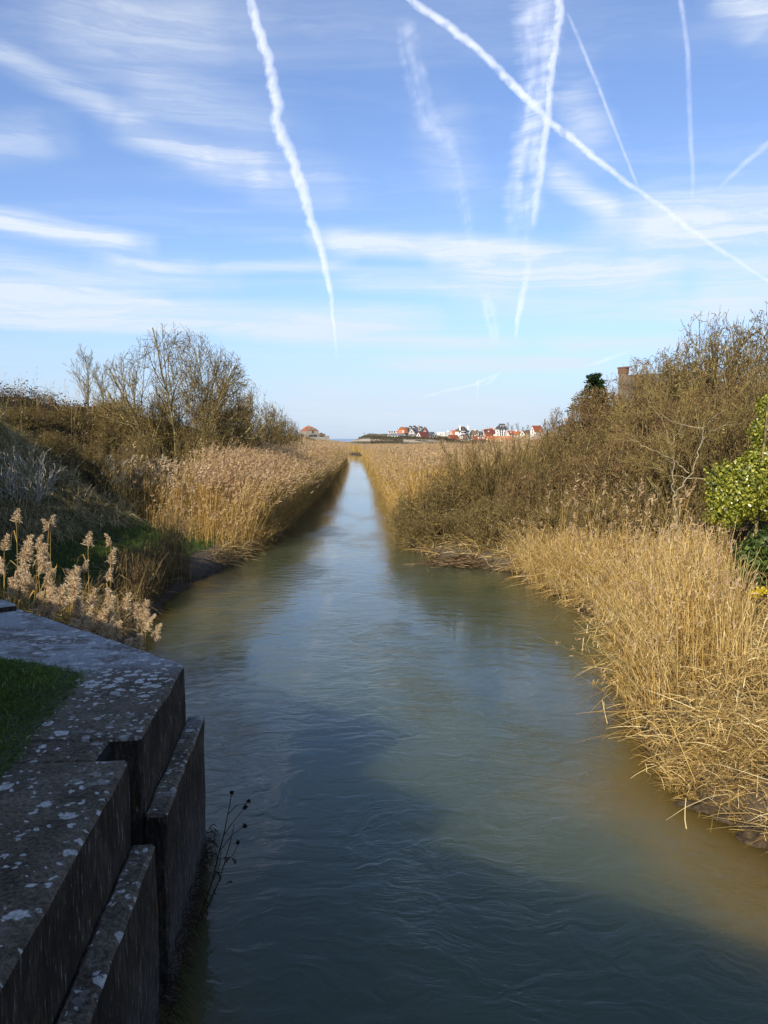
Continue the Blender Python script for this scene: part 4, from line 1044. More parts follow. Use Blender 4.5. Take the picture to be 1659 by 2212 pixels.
for k in range(9):
    a = random.uniform(-.4, 3.5); L = random.uniform(.15, .38)
    g.tubes([(0, 0, 0)], [(math.cos(a) * L, .1 * random.uniform(-1, 1), abs(math.sin(a)) * L * .5)], [.012], [.005], 4, 0, .3)
o = g.build('twig_snag', [m_deadmix]); o.location = (tw[0], tw[1], -.01); tag(o, 'small dark snag of twigs poking out of the water near the right bank', 'driftwood')
for i, (x0, y0, x1, y1, lab) in enumerate([(1312, 1560, 1303, 1512, 'upright pale stick of the pair in the water before the right bank'), (1314, 1563, 1305, 1516, 'thinner leaning stick of the pair in the water before the right bank'),
     (1486, 1790, 1480, 1725, 'pale broken stick in the shallow water by the nearest mud'), (1538, 1798, 1536, 1768, 'short dark stick in the yellow shallow water'), (1400, 1668, 1393, 1648, 'short pale stick in the water below the straw bank'),
     (1436, 1706, 1430, 1680, 'short stick standing close to the muddy edge of the right bank')]):
    b = at_z(x0, y0, 0); tp = at_d(x1, y1, b[1]); g = Geo()
    k = np.linspace(0, 1, 5)[:, None]; pts = np.array([0, 0, -.12]) * (1 - k) + (np.array(tp) - np.array(b)) * k; pts[:, 0] += .012 * np.sin(k[:, 0] * 5 + i)
    rr = np.linspace(.006, .0035, 5); g.tubes(pts[:-1], pts[1:], rr[:-1], rr[1:], 5, 0, .9 if i != 3 else .2)
    o = g.build('reed_stick', [m_litter]); o.location = b; tag(o, lab, 'stick', 'broken sticks in the water')
# mud clods at the near right edge
m_mud = plain('mud_clod', (.060, .042, .023), .85, .6, 18, .25, 1.0)
for i, (px, py, r, lab) in enumerate([(1478, 1738, .13, 'mud clod left of the dark gap at the near right water edge'), (1515, 1745, .14, 'mud clod right of the dark gap at the near right water edge'), (1570, 1765, .16, 'mud clod under the straw, second from the right'), (1635, 1815, .17, 'nearest mud clod at the right edge')]):
    p = at_z(px, py, .02); bm = bmesh.new(); bmesh.ops.create_icosphere(bm, subdivisions=4, radius=r)
    for vv in bm.verts:
        k = mnoise.noise(vv.co * 14 + Vector((i, 0, 0))) * .30 + mnoise.noise(vv.co * 38) * .22 + mnoise.noise(vv.co * 80) * .10
        vv.co *= 1 + k; vv.co.z *= .8; vv.co.x *= 1.25
    me = bpy.data.meshes.new('mud_clod'); bm.to_mesh(me); bm.free(); me.materials.append(m_mud)
    for f in me.polygons: f.use_smooth = True
    o = link('mud_clod', me); o.location = (p[0] + .05, p[1] + .05, p[2] - .085); tag(o, lab, 'mud clod', 'mud clods at the near right water edge')

# ------------------------------------------------------------------ abutment wall
WD = Vector((-.094, 1, 0)).normalized(); WN = Vector((WD.y, -WD.x, 0))       # along the wall, and towards the water
ZT, ZL = 1.71, 1.225
def wp(u, s): return WN * u + WD * s
U_UP, U_LED = -1.020, -.878
S1, S2, SE = 4.46, 4.78, 6.52
m_wall, t, out = material('lichened_concrete')
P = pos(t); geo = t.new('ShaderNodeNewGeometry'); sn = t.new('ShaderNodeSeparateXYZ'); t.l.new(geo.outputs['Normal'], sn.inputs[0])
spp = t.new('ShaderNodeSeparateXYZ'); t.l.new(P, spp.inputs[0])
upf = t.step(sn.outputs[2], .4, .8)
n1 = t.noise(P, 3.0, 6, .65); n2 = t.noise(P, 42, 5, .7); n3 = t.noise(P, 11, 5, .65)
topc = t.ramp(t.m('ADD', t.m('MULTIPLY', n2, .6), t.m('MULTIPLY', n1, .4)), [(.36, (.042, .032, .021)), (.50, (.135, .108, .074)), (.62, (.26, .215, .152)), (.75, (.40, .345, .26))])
# bluish white crust towards the wing
wing = t.m('MULTIPLY', t.step(t.m('ADD', spp.outputs[1], t.m('MULTIPLY', spp.outputs[0], -.35)), 6.3, 7.6), t.step(t.noise(t.scl(P, (1, 1.6, 1)), 2.6, 6, .66, .4), .38, .56))
topc = t.mix(t.m('MULTIPLY', wing, .92), topc, t.ramp(n2, [(.3, (.34, .35, .36)), (.7, (.66, .67, .68))]))
pale = t.m('MULTIPLY', t.step(t.m('ADD', spp.outputs[1], t.m('MULTIPLY', spp.outputs[0], -.35)), 6.6, 7.6), .7)
topc = t.mix(pale, topc, t.mix(.6, topc, (.26, .24, .21)))
# round lichen rosettes of three sizes
def rosettes(scale, thr, seed, dens):
    warpv = t.v('ADD', t.scl(t.v('SUBTRACT', t.noise(P, 16, 4, .6, col=True), (.5, .5, .5)), (.10, .10, .10)), t.v('ADD', P, (seed, seed * .7, 0)))
    vo = t.new('ShaderNodeTexVoronoi', feature='F1', voronoi_dimensions='2D'); vo.inputs['Scale'].default_value = scale; t.put(vo.inputs['Vector'], warpv)
    sc_ = t.new('ShaderNodeSeparateXYZ'); t.l.new(vo.outputs['Color'], sc_.inputs[0])
    rad = t.m('MULTIPLY', t.m('ADD', .35, t.m('MULTIPLY', sc_.outputs[1], .9)), thr)
    keep = t.m('LESS_THAN', sc_.outputs[0], dens)
    inside = t.step(t.m('SUBTRACT', vo.outputs['Distance'], rad), .03, -.03)
    return t.m('MULTIPLY', inside, keep)
clump = t.step(t.noise(P, .9, 3, .55), .40, .62)
farw = t.step(spp.outputs[1], 3.2, 6.0)
ros = t.m('MAXIMUM', t.m('MULTIPLY', rosettes(6.5, .26, 0, .30), 1), t.m('MAXIMUM', t.m('MULTIPLY', rosettes(11, .31, 3.3, .66), t.m('MULTIPLY', clump, t.m('ADD', .25, farw))), t.m('MULTIPLY', rosettes(22, .30, 7.1, .24), 1)))
ros = t.m('MULTIPLY', ros, t.step(n2, .30, .48))
topc = t.mix(t.m('MULTIPLY', ros, .92), topc, t.ramp(t.noise(P, 60, 3), [(.3, (.46, .44, .39)), (.7, (.80, .77, .70))]))
# dry green film
topc = t.mix(t.m('MULTIPLY', t.step(t.noise(P, 1.7, 4, .6, .5), .54, .70), .35), topc, (.055, .055, .028))
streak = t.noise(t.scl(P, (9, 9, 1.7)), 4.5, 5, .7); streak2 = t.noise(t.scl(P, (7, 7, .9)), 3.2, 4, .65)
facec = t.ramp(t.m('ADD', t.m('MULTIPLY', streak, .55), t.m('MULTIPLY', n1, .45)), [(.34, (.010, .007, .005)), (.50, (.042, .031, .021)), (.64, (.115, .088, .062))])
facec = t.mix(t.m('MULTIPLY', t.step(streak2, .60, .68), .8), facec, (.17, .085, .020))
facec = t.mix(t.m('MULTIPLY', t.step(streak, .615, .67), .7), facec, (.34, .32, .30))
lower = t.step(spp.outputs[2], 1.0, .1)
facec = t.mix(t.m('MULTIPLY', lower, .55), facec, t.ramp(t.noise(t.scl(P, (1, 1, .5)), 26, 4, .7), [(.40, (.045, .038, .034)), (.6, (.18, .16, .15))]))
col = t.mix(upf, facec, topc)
bh = t.m('ADD', t.m('MULTIPLY', n2, .5), t.m('ADD', n3, t.m('MULTIPLY', streak, t.m('SUBTRACT', .8, t.m('MULTIPLY', upf, .8)))))
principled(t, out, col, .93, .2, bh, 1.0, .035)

m_slot = plain('slot_black', (.012, .011, .009), .9, .5, 9, .2, .6)  # near-black colour of the slab set at the back of the slot
def solid(polys, name, parent=None, bev=.018, cell=.14, amp=.012):
    """polys: (plan polygon, z0, z1); each bevelled, cut into small cells and roughened"""
    bmA = bmesh.new()
    for poly, z0, z1 in polys:
        bm = bmesh.new()
        lo = [bm.verts.new((p[0], p[1], z0)) for p in poly]; hi = [bm.verts.new((p[0], p[1], z1)) for p in poly]
        n = len(poly); bm.faces.new(lo[::-1]); bm.faces.new(hi)
        for i in range(n): bm.faces.new([lo[i], lo[(i + 1) % n], hi[(i + 1) % n], hi[i]])
        bmesh.ops.recalc_face_normals(bm, faces=bm.faces)
        if bev: bmesh.ops.bevel(bm, geom=[e_ for e_ in bm.edges if max(v_.co.z for v_ in e_.verts) > z1 - .001 or abs(e_.verts[0].co.z - e_.verts[1].co.z) > .1], offset=bev, segments=1, affect='EDGES', profile=.6)
        for nrm, a0, a1 in ((WD, 1.5, 11), (WN, -7, -.7), (Vector((0, 0, 1)), -.3, 1.7)):
            k = a0
            while k < a1:
                bmesh.ops.bisect_plane(bm, geom=bm.verts[:] + bm.edges[:] + bm.faces[:], plane_co=nrm * (k + .003), plane_no=nrm); k += cell
        me_ = bpy.data.meshes.new('tmp'); bm.to_mesh(me_); bm.free(); bmA.from_mesh(me_); bpy.data.meshes.remove(me_)
    for v_ in bmA.verts:
        c_ = v_.co
        n_ = Vector((mnoise.noise(c_ * 3.1), mnoise.noise(c_ * 3.1 + Vector((9, 1, 2))), mnoise.noise(c_ * 2.7 + Vector((3, 7, 5))))) * amp + Vector((mnoise.noise(c_ * 11), mnoise.noise(c_ * 11 + Vector((4, 4, 4))), mnoise.noise(c_ * 11 + Vector((8, 8, 1))) * .6)) * amp * .55
        v_.co = c_ + n_
    me_ = bpy.data.meshes.new(name); bmA.to_mesh(me_); bmA.free(); me_.materials.append(m_wall)
    for f_ in me_.polygons: f_.use_smooth = True
    me_.set_sharp_from_angle(angle=R(28))
    o_ = link(name, me_, parent)
    return o_
F0 = at_z(398, 1434, ZT); F1 = at_z(0, 1300, ZT)
dirw = Vector((F1[0] - F0[0], F1[1] - F0[1])); Fx = (F0[0] + dirw.x * 2.2, F0[1] + dirw.y * 2.2)
far_poly = [wp(-6.5, S2)[:2], wp(U_UP, S2)[:2], F0[:2], Fx]
core_poly = [wp(-6.5, S1 + .004)[:2], wp(U_UP - .19, S1 + .004)[:2], wp(U_UP - .19, S2 - .004)[:2], wp(-6.5, S2 - .004)[:2]]
near_poly = [wp(-6.5, 1.2)[:2], wp(U_UP, 1.2)[:2], wp(U_UP, S1)[:2], wp(-6.5, S1)[:2]]
wall = empty('abutment_wall', tuple(wp(U_UP, 5.5)[:2]) + (0,))
tag(wall, 'dark weathered concrete abutment spotted with white lichen at the lower left, with a ledge and a vertical slot', 'wall')
wo = Vector(wall.location)
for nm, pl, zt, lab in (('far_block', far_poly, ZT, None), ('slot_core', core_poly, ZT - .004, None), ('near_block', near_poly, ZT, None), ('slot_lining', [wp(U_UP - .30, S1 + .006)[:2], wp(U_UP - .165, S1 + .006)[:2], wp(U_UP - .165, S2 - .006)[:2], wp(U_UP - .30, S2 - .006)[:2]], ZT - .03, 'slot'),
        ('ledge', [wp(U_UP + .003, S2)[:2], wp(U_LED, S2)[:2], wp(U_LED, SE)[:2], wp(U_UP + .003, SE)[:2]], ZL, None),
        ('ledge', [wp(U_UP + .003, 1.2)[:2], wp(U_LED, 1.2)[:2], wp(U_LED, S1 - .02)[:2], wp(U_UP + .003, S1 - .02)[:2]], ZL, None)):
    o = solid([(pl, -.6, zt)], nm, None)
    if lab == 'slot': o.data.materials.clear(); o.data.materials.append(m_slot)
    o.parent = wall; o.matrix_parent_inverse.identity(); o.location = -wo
# raised coping stone at the far left
c0 = at_z(38, 1319, ZT); c1 = Fx
n2d = Vector((-(c1[1] - c0[1]), c1[0] - c0[0])).normalized() * -1
if n2d.y > 0: n2d = -n2d
cop = [(c0[0], c0[1]), (c1[0], c1[1]), (c1[0] + n2d.x * .42, c1[1] + n2d.y * .42), (c0[0] + n2d.x * .42, c0[1] + n2d.y * .42)]
o = solid([(cop, ZT - .05, ZT + .07)], 'coping_stone', None); o.parent = wall; o.location = -wo

# turf and grass on the abutment
lawn_px = [(-250, 1395), (0, 1424), (60, 1432), (120, 1442), (178, 1458), (160, 1490), (128, 1522), (95, 1560), (60, 1608), (20, 1660), (-30, 1720), (-250, 1900)]
LP = np.array([at_z(a, b, ZT)[:2] for a, b in lawn_px])
def inside(poly, x, y):
    r = np.zeros(len(x), bool); j = len(poly) - 1
    for i in range(len(poly)):
        xi, yi = poly[i]; xj, yj = poly[j]
        r ^= ((yi > y) != (yj > y)) & (x < (xj - xi) * (y - yi) / (yj - yi + 1e-12) + xi); j = i
    return r
def edge_d(poly, x, y):
    d = np.full(len(x), 9.0)
    for i in range(len(poly)):
        a = poly[i]; b = poly[(i + 1) % len(poly)]; ab = b - a
        k = np.clip(((x - a[0]) * ab[0] + (y - a[1]) * ab[1]) / (ab @ ab), 0, 1)
        d = np.minimum(d, np.hypot(x - a[0] - k * ab[0], y - a[1] - k * ab[1]))
    return d
g = Geo()
nlawn = 40000
x = rng.uniform(LP[:, 0].min(), LP[:, 0].max(), nlawn); y = rng.uniform(LP[:, 1].min(), LP[:, 1].max(), nlawn)
jit = rng.normal(0, .035, (2, nlawn)); k = inside(LP, x + jit[0], y + jit[1]); x, y = x[k], y[k]; n = len(x)
ed = np.minimum(edge_d(LP, x, y), .3) / .3
p0 = np.stack([x, y, np.full(n, ZT + .0) + .03 * ed], -1); hh = rng.uniform(.02, .075, n) * (.45 + .55 * ed)
p1 = p0 + np.stack([rng.normal(0, .015, n), rng.normal(0, .015, n), hh * .7], -1); p2 = p1 + np.stack([rng.normal(.004, .028, n), rng.normal(0, .028, n), hh * .25], -1)
g.ribbons(np.stack([p0, p1, p2], 1), np.stack([np.full(n, .0065), np.full(n, .006), np.full(n, .001)], 1), perp_h(n, rng), 0, np.clip(rng.normal(.42, .22, n) + .2 * wob(x, y, 4), 0, 1))
tag(g.build('lawn_grass', [m_lawn]), 'patch of short green grass on top of the abutment wall', 'grass', kind='stuff')
# soil under it
gx_ = np.linspace(LP[:, 0].min(), LP[:, 0].max(), 46); gy_ = np.linspace(LP[:, 1].min(), LP[:, 1].max(), 46); AX, AY = np.meshgrid(gx_, gy_)
ins = inside(LP, AX.ravel(), AY.ravel()); ed = np.minimum(edge_d(LP, AX.ravel(), AY.ravel()), .3) / .3
AZ = np.where(ins, ZT + .014 + .03 * ed, ZT - .05)
ii = np.arange(AX.size).reshape(AX.shape); q = np.stack([ii[:-1, :-1], ii[:-1, 1:], ii[1:, 1:], ii[1:, :-1]], -1).reshape(-1, 4); q = q[ins[q].any(1)]
g = Geo(); g.add(np.stack([AX.ravel(), AY.ravel(), AZ], -1), q)
m_soil = plain('turf_soil', (.050, .052, .022), .95, .4, 20)
tag(g.build('turf', m_soil, smooth=True), kind='structure')

# weed and wet tuft at the foot of the wall
foot = at_z(425, 1995, .10)
e = empty('dead_weed', (foot[0], foot[1], .05)); tag(e, 'dark dead weed with round seed heads at the foot of the wall', 'weed'); off = np.array(e.location)
gs = Geo(); gh = Geo()
def stalk(l, D0, D1, r0, r1, heads=()):
    n = len(l); p = np.array([at_d(a, b, D0 + (D1 - D0) * i / max(1, n - 1)) for i, (a, b) in enumerate(l)]) - off
    rr = np.linspace(r0, r1, n); gs.tubes(p[:-1], p[1:], rr[:-1], rr[1:], 5, 0, .35)
FD = foot[1]
stalk([(424, 1998), (440, 1960), (458, 1905), (470, 1855), (483, 1805), (492, 1760), (501, 1712)], FD, FD, .006, .003)
stalk([(428, 2000), (448, 1960), (470, 1910), (485, 1865), (497, 1820), (506, 1780)], FD - .05, FD - .1, .005, .0025)
stalk([(483, 1805), (500, 1780), (520, 1755), (537, 1731)], FD, FD, .0035, .002)
stalk([(492, 1760), (510, 1740), (532, 1735)], FD, FD, .003, .002); stalk([(474, 1840), (500, 1805), (528, 1784)], FD, FD, .003, .002)
stalk([(485, 1865), (505, 1845), (514, 1822)], FD, FD - .1, .003, .002); stalk([(458, 1905), (474, 1870), (478, 1840)], FD, FD, .003, .002); stalk([(470, 1855), (462, 1820), (466, 1790)], FD, FD, .003, .002)
gs.build('stem', [m_deadstem], e, True)
for (a, b, r) in [(501, 1712, .014), (537, 1731, .014), (530, 1744, .016), (529, 1784, .016), (514, 1820, .013)]:
    p = np.array(at_d(a, b, FD)) - off; n = 46; u = unit(n, rng); v = np.cross(u, unit(n, rng)); v /= np.linalg.norm(v, axis=1, keepdims=True)
    gh = Geo(); gh.flakes(p + u * r * .6, u * r * .8, v * r * .5, 0, rng.random(n)); gh.build('seed_head', [m_deadstem], e)
g = Geo()
for (a, b) in [(490, 1855), (478, 1895), (470, 1885), (505, 1860), (462, 1930), (447, 1975), (495, 1905)]:
    p = np.array(at_d(a, b, FD)) - off; u = unit(5, rng); v = np.cross(u, unit(5, rng)); v /= np.linalg.norm(v, axis=1, keepdims=True)
    g.flakes(p + u * .015, u * .02, v * .008, 0, rng.random(5))
g.build('withered_leaves', [m_deadstem], e)
g = Geo(); n = 1100      # tuft hanging at the water line along the wall
s = rng.uniform(3.6, 6.75, n); p0 = np.array([wp(U_LED + rng.uniform(-.03, .02), k) for k in s]); p0[:, 2] = rng.uniform(.0, .32, n) * np.interp(s, [3.6, 5, 6.7], [.7, 1.0, .6])
d = np.array([WN.x, WN.y, 0]) * rng.uniform(.2, 1, (n, 1)) + rng.normal(0, .35, (n, 3)); d[:, 2] = rng.uniform(-.1, .6, n); d /= np.linalg.norm(d, axis=1, keepdims=True)
L = rng.uniform(.04, .17, n); p1 = p0 + d * (L * .5)[:, None]; p2 = p0 + d * L[:, None]; p2[:, 2] -= L * .6
g.ribbons(np.stack([p0, p1, p2], 1), np.stack([np.full(n, .006), np.full(n, .006), np.full(n, .001)], 1), perp_h(n, rng), 0, np.clip(rng.normal(.3, .2, n), 0, 1))
tag(g.build('wall_foot_grass', [m_bramble]), 'wet brown grass hanging at the foot of the abutment wall', 'grass', kind='stuff')

# ------------------------------------------------------------------ bridge outside the frame that throws the foreground shade
m_stone = plain('rubble_stone', (.26, .23, .19), .9, .3, 4)
g = Geo(); g.box((1.5, -2.6, 1.9), (20, 5.6, .34)); b = g.build('deck', m_stone)
br_ = empty('bridge', (1.5, -2.6, 1.7)); tag(br_, 'stone road bridge the view is taken from, below and behind the camera', 'bridge')
b.parent = br_; b.location = (-1.5, 2.6, -1.7); br_.rotation_euler = (0, 0, R(-32)); br_.location = (.25, -3.36, 1.7)
for yy in (.12, -5.3):
    g = Geo(); g.box((0, yy + 2.6, .72), (20, .3, .84)); g.box((0, yy + 2.6, 1.18), (20.1, .42, .08)); g.build('parapet', m_stone, br_)
for xx in (-3.4, 5.0):
    g = Geo(); g.box((xx, 0, -1.1), (1.2, 5.0, 2.2)); g.build('pier', m_stone, br_)

# ------------------------------------------------------------------ village, fort, house
def col_mat(name, c, rough=.85, var=.14): return plain(name, c, rough, var, .6, .25, .1)
MW = {'white': col_mat('white_render', (.78, .76, .71)), 'cream': col_mat('cream_render', (.66, .60, .48)), 'grey': col_mat('grey_render', (.42, .41, .40)), 'brick': col_mat('brick_wall', (.30, .14, .08)), 'oldbrick': col_mat('old_brick', (.17, .095, .060)), 'oldstone': col_mat('old_stone', (.20, .16, .105)), 'stone': col_mat('pale_stone', (.36, .32, .25))}
MR = {'slate': col_mat('slate_roof', (.075, .078, .088)), 'dark': col_mat('dark_tile', (.10, .065, .050)), 'red': col_mat('red_tile', (.26, .075, .040)), 'orange': col_mat('orange_tile', (.46, .155, .065)), 'rust': col_mat('rust_tile', (.33, .115, .055)), 'maroon': col_mat('maroon_tile', (.15, .045, .038)), 'brown': col_mat('brown_tile', (.155, .10, .065)), 'grey': col_mat('grey_tile', (.19, .19, .20))}
m_glass = plain('window_glass', (.03, .035, .045), .15, .2, 1, .5, 0)
m_trim = plain('white_trim', (.74, .73, .70), .6, .08, 2)

def house(name, label, xl, gw, lw, yb, ye, yr, D, beta=40, order='GL', wall='white', roof='red', kind='gable', win_g=((.5, .45),), win_l=((.25, .5), (.75, .5)), chim=(), dormers=(), over=.35, group='houses of the seaside village', cat='house', door=None, dm_wall=None):
    """xl: left pixel, gw/lw: gable and long wall widths in pixels; yb/ye/yr: base, eave, ridge rows; chim: (position along ridge 0..1, height m)"""
    mpp = D / F; b = R(beta); sg = 1 if order == 'GL' else -1
    Wd = gw * mpp / math.sin(b); L = lw * mpp / math.cos(b)
    cxp = xl + gw if order == 'GL' else xl + lw
    c = at_d(cxp, yb, D); zb = c[2]
    he = (yb - ye) * mpp; hr = (yb - yr) * mpp
    sink = 2.5
    e_ = empty(name, (c[0], c[1], zb)); tag(e_, label, cat, group)
    # local axes: a along the long wall (away), w along the gable (away)
    a = np.array([math.cos(b) * sg, math.sin(b), 0]); w = np.array([-math.sin(b) * sg, math.cos(b), 0])
    def P(s, k, z): return a * s + w * k + np.array([0, 0, z])
    wl = Geo(); 
    def face(pts, geo=wl): geo.add(np.array(pts), [list(range(len(pts)))])
    flat = kind == 'flat'; hip = kind in ('hip', 'mansard')
    top = he
    for s in (0, L):
        if kind == 'gable': face([P(s, 0, -sink), P(s, Wd, -sink), P(s, Wd, he), P(s, Wd / 2, hr), P(s, 0, he)])
        else: face([P(s, 0, -sink), P(s, Wd, -sink), P(s, Wd, he), P(s, 0, he)])
    for k in (0, Wd): face([P(0, k, -sink), P(L, k, -sink), P(L, k, he), P(0, k, he)])
    wl.build('wall', MW[wall], e_)
    rf = Geo(); th = .16; o = over
    def slab(pts):
        pts = np.array(pts); up = pts + np.array([0, 0, th])
        n = len(pts); rf.add(up, [list(range(n))]); rf.add(pts, [list(range(n))[::-1]])
        for i in range(n):
            j = (i + 1) % n; rf.add([pts[i], pts[j], up[j], up[i]], [[0, 1, 2, 3]])
    if kind == 'gable':
        sl_ = (hr - he) / (Wd / 2); ze = he - sl_ * o + .04; zr = hr + .04
        slab([P(-o, -o, ze), P(L + o, -o, ze), P(L + o, Wd / 2, zr), P(-o, Wd / 2, zr)])
        slab([P(-o, Wd + o, ze), P(L + o, Wd + o, ze), P(L + o, Wd / 2 + .01, zr), P(-o, Wd / 2 + .01, zr)])
    elif kind == 'hip':
        i_ = min(L, Wd) * .42; ze = he + .02
        A_, B_, C_, D_ = P(-o, -o, ze), P(L + o, -o, ze), P(L + o, Wd + o, ze), P(-o, Wd + o, ze)
        E_, F_ = P(i_, Wd / 2, hr), P(max(L - i_, i_ + .1), Wd / 2, hr)
        for f_ in ([A_, B_, F_, E_], [B_, C_, F_], [C_, D_, E_, F_], [D_, A_, E_]): rf.add(np.array(f_), [list(range(len(f_)))])
    elif kind == 'mansard':
        i_ = Wd * .10; j_ = Wd * .34; zm = he + (hr - he) * .62
        q0 = [P(-o, -o, he), P(L + o, -o, he), P(L + o, Wd + o, he), P(-o, Wd + o, he)]
        q1 = [P(i_, i_, zm), P(L - i_, i_, zm), P(L - i_, Wd - i_, zm), P(i_, Wd - i_, zm)]
        q2 = [P(j_, j_, hr), P(L - j_, j_, hr), P(L - j_, Wd - j_, hr), P(j_, Wd - j_, hr)]
        for i in range(4):
            j = (i + 1) % 4
            rf.add([q0[i], q0[j], q1[j], q1[i]], [[0, 1, 2, 3]]); rf.add([q1[i], q1[j], q2[j], q2[i]], [[0, 1, 2, 3]])
        rf.add(q2, [[0, 1, 2, 3]])
    else:
        slab([P(-.1, -.1, he), P(L + .1, -.1, he), P(L + .1, Wd + .1, he), P(-.1, Wd + .1, he)])
    rfo = rf.build('roof', MR[roof] if roof in MR else MW[roof], e_)
    an = math.atan2(a[1], a[0])
    def window(pc, wdt, hgt_, rz, nrm):
        f_ = Geo(); f_.box(pc + nrm * .03, (wdt + .25, .10, hgt_ + .25), rz); fo = f_.build('window', m_trim, e_)
        g_ = Geo(); g_.box(pc + nrm * .07, (wdt, .08, hgt_), rz); g_.build('pane', m_glass, fo)
    for (k, z, *sz) in win_g:
        ww, wh = sz if sz else (.9, 1.2)
        window(P(0, Wd * k, (hr if kind == 'gable' else he) * z), ww, wh, an + math.pi / 2, -a)
    for (k, z, *sz) in win_l:
        ww, wh = sz if sz else (1.0, 1.2)
        window(P(L * k, 0, he * z), ww, wh, an, -w)
    if door is not None:
        f_ = Geo(); f_.box(P(L * door, 0, 1.0) - w * .04, (1.0, .1, 2.0), an); f_.build('door', MR['dark'], e_)
    for (k, hc, *m_) in chim:
        f_ = Geo(); zc = hr; f_.box(P(L * k, Wd / 2, zc + hc / 2 - .5), (.9, .7, hc + 1.0), an); f_.box(P(L * k, Wd / 2, zc + hc + .08), (1.1, .9, .18), an)
        ch = f_.build('chimney', MW[m_[0]] if m_ else MW['brick'], rfo)
    for (k, kw_, kh) in dormers:
        # small gabled dormer on the front slope
        zc = he + (hr - he) * .30; yo = Wd * .10
        f_ = Geo(); f_.box(P(L * k, yo + 1.0, zc + kh / 2), (kw_, 2.2, kh), an)
        do = f_.build('dormer', MW[dm_wall or 'white'], e_)
        r_ = Geo(); p_ = []
        for s_ in (-.1, 2.2):
            p_ += [P(L * k - kw_ / 2 - .2, yo + s_, zc + kh - .1), P(L * k, yo + s_, zc + kh + kw_ * .5), P(L * k + kw_ / 2 + .2, yo + s_, zc + kh - .1)]
        p_ = np.array(p_); r_.add(p_, [[0, 1, 4, 3], [1, 2, 5, 4]]); r_.add(p_ , [[0, 1, 2], [3, 4, 5]]); r_.build('dormer_roof', MR[roof] if roof in MR else MR['slate'], do)
        g_ = Geo(); g_.box(P(L * k, yo - .12, zc + kh * .5), (kw_ * .5, .1, kh * .55), an); g_.build('pane', m_glass, do)
    return e_

def c3(x, y): return (818.7 + x / 9.119, 903.6 + y / 9.119)
def c4(x, y): return (970.3 + x / 8.549, 903.6 + y / 8.549)
def H3(x): return 818.7 + x / 9.119
def V3(y): return 903.6 + y / 9.119
def H4(x): return 970.3 + x / 8.549
def V4(y): return 903.6 + y / 8.549
k3, k4 = 1 / 9.119, 1 / 8.549
W2 = ((.3, .3), (.7, .3)); 
house('bungalow', 'long low white bungalow with grey roof at the left end of the village', H3(165), 140 * k3, 250 * k3, V3(388), V3(338), V3(300), 500, 40, 'LG', 'white', 'grey', win_g=((.5, .42),), win_l=((.1, .5), (.3, .5), (.5, .5)), chim=((.5, .9, 'grey'),))
house('flat_house', 'white flat roofed house half hidden behind the long bungalow', H3(180), 60 * k3, 160 * k3, V3(330), V3(255), V3(255), 530, 35, 'LG', 'grey', 'grey', 'flat', win_g=(), win_l=((.2, .8), (.5, .8), (.8, .8)))
house('tiled_house', 'house with bright orange gable roof and dormers, left of the slate mansion', H3(352), 150 * k3, 70 * k3, V3(330), V3(285), V3(180), 540, 52, 'GL', 'brick', 'orange', win_g=(), win_l=(), dormers=())
house('tiled_house', 'small orange roofed front house with white dormers behind the bungalow', H3(345), 20 * k3, 145 * k3, V3(330), V3(300), V3(235), 530, 25, 'LG', 'white', 'orange', win_g=(), win_l=(), dormers=((.12, 1.2, 1.4), (.9, 1.2, 1.4)))
house('brown_roof_house', 'dark brown roof joining the orange gable to the slate mansion', H3(435), 40 * k3, 115 * k3, V3(330), V3(265), V3(182), 548, 30, 'LG', 'grey', 'dark', win_g=(), win_l=(), chim=((.98, .6, 'grey'),))
# slate mansion: three joined wings
house('slate_mansion', 'large grey mansion with steep slate gables and many chimneys', H3(548), 95 * k3, 190 * k3, V3(360), V3(262), V3(172), 545, 42, 'LG', 'grey', 'slate', win_g=((.35, .45), (.65, .45), (.5, .7)), win_l=((.1, .35), (.3, .35), (.55, .35), (.8, .35), (.3, .8), (.7, .8)), chim=((.05, .9, 'grey'), (.45, 1.0, 'stone'), (.95, .8, 'grey')), dormers=((.35, 1.6, 2.2), (.75, 1.6, 2.2)), dm_wall='grey')
house('gable_house', 'pale grey house with one tall slate gable in front of the mansion', H3(585), 120 * k3, 60 * k3, V3(380), V3(285), V3(205), 530, 55, 'GL', 'grey', 'slate', win_g=((.3, .35), (.6, .35), (.5, .65)), win_l=())
house('slate_mansion', 'right wing of the slate mansion with a dark roof and chimneys', H3(725), 120 * k3, 110 * k3, V3(360), V3(270), V3(188), 540, 45, 'LG', 'grey', 'slate', win_g=((.3, .4), (.6, .4)), win_l=((.3, .8), (.7, .8)), chim=((.1, .8, 'grey'), (.9, 1.0, 'stone')), dormers=((.4, 2.0, 2.0),), dm_wall='grey')
house('brick_house', 'narrow house with brownish gable right of the slate mansion', H3(860), 90 * k3, 30 * k3, V3(360), V3(275), V3(200), 535, 60, 'GL', 'brick', 'slate', win_g=((.5, .5),), win_l=(), chim=((.5, .8),))
house('white_annex', 'plain low white annex between bungalow and red roofed gable house', H3(575), 30 * k3, 140 * k3, V3(392), V3(335), V3(318), 505, 30, 'LG', 'white', 'grey', win_g=(), win_l=())
house('gable_house', 'white gable house with a long dark red roof, front row of the village', H3(730), 102 * k3, 160 * k3, V3(400), V3(358), V3(274), 500, 42, 'GL', 'white', 'maroon', win_g=((.28, .22), (.62, .22), (.5, .58)), win_l=((.2, .5), (.5, .5), (.8, .5)), dormers=())
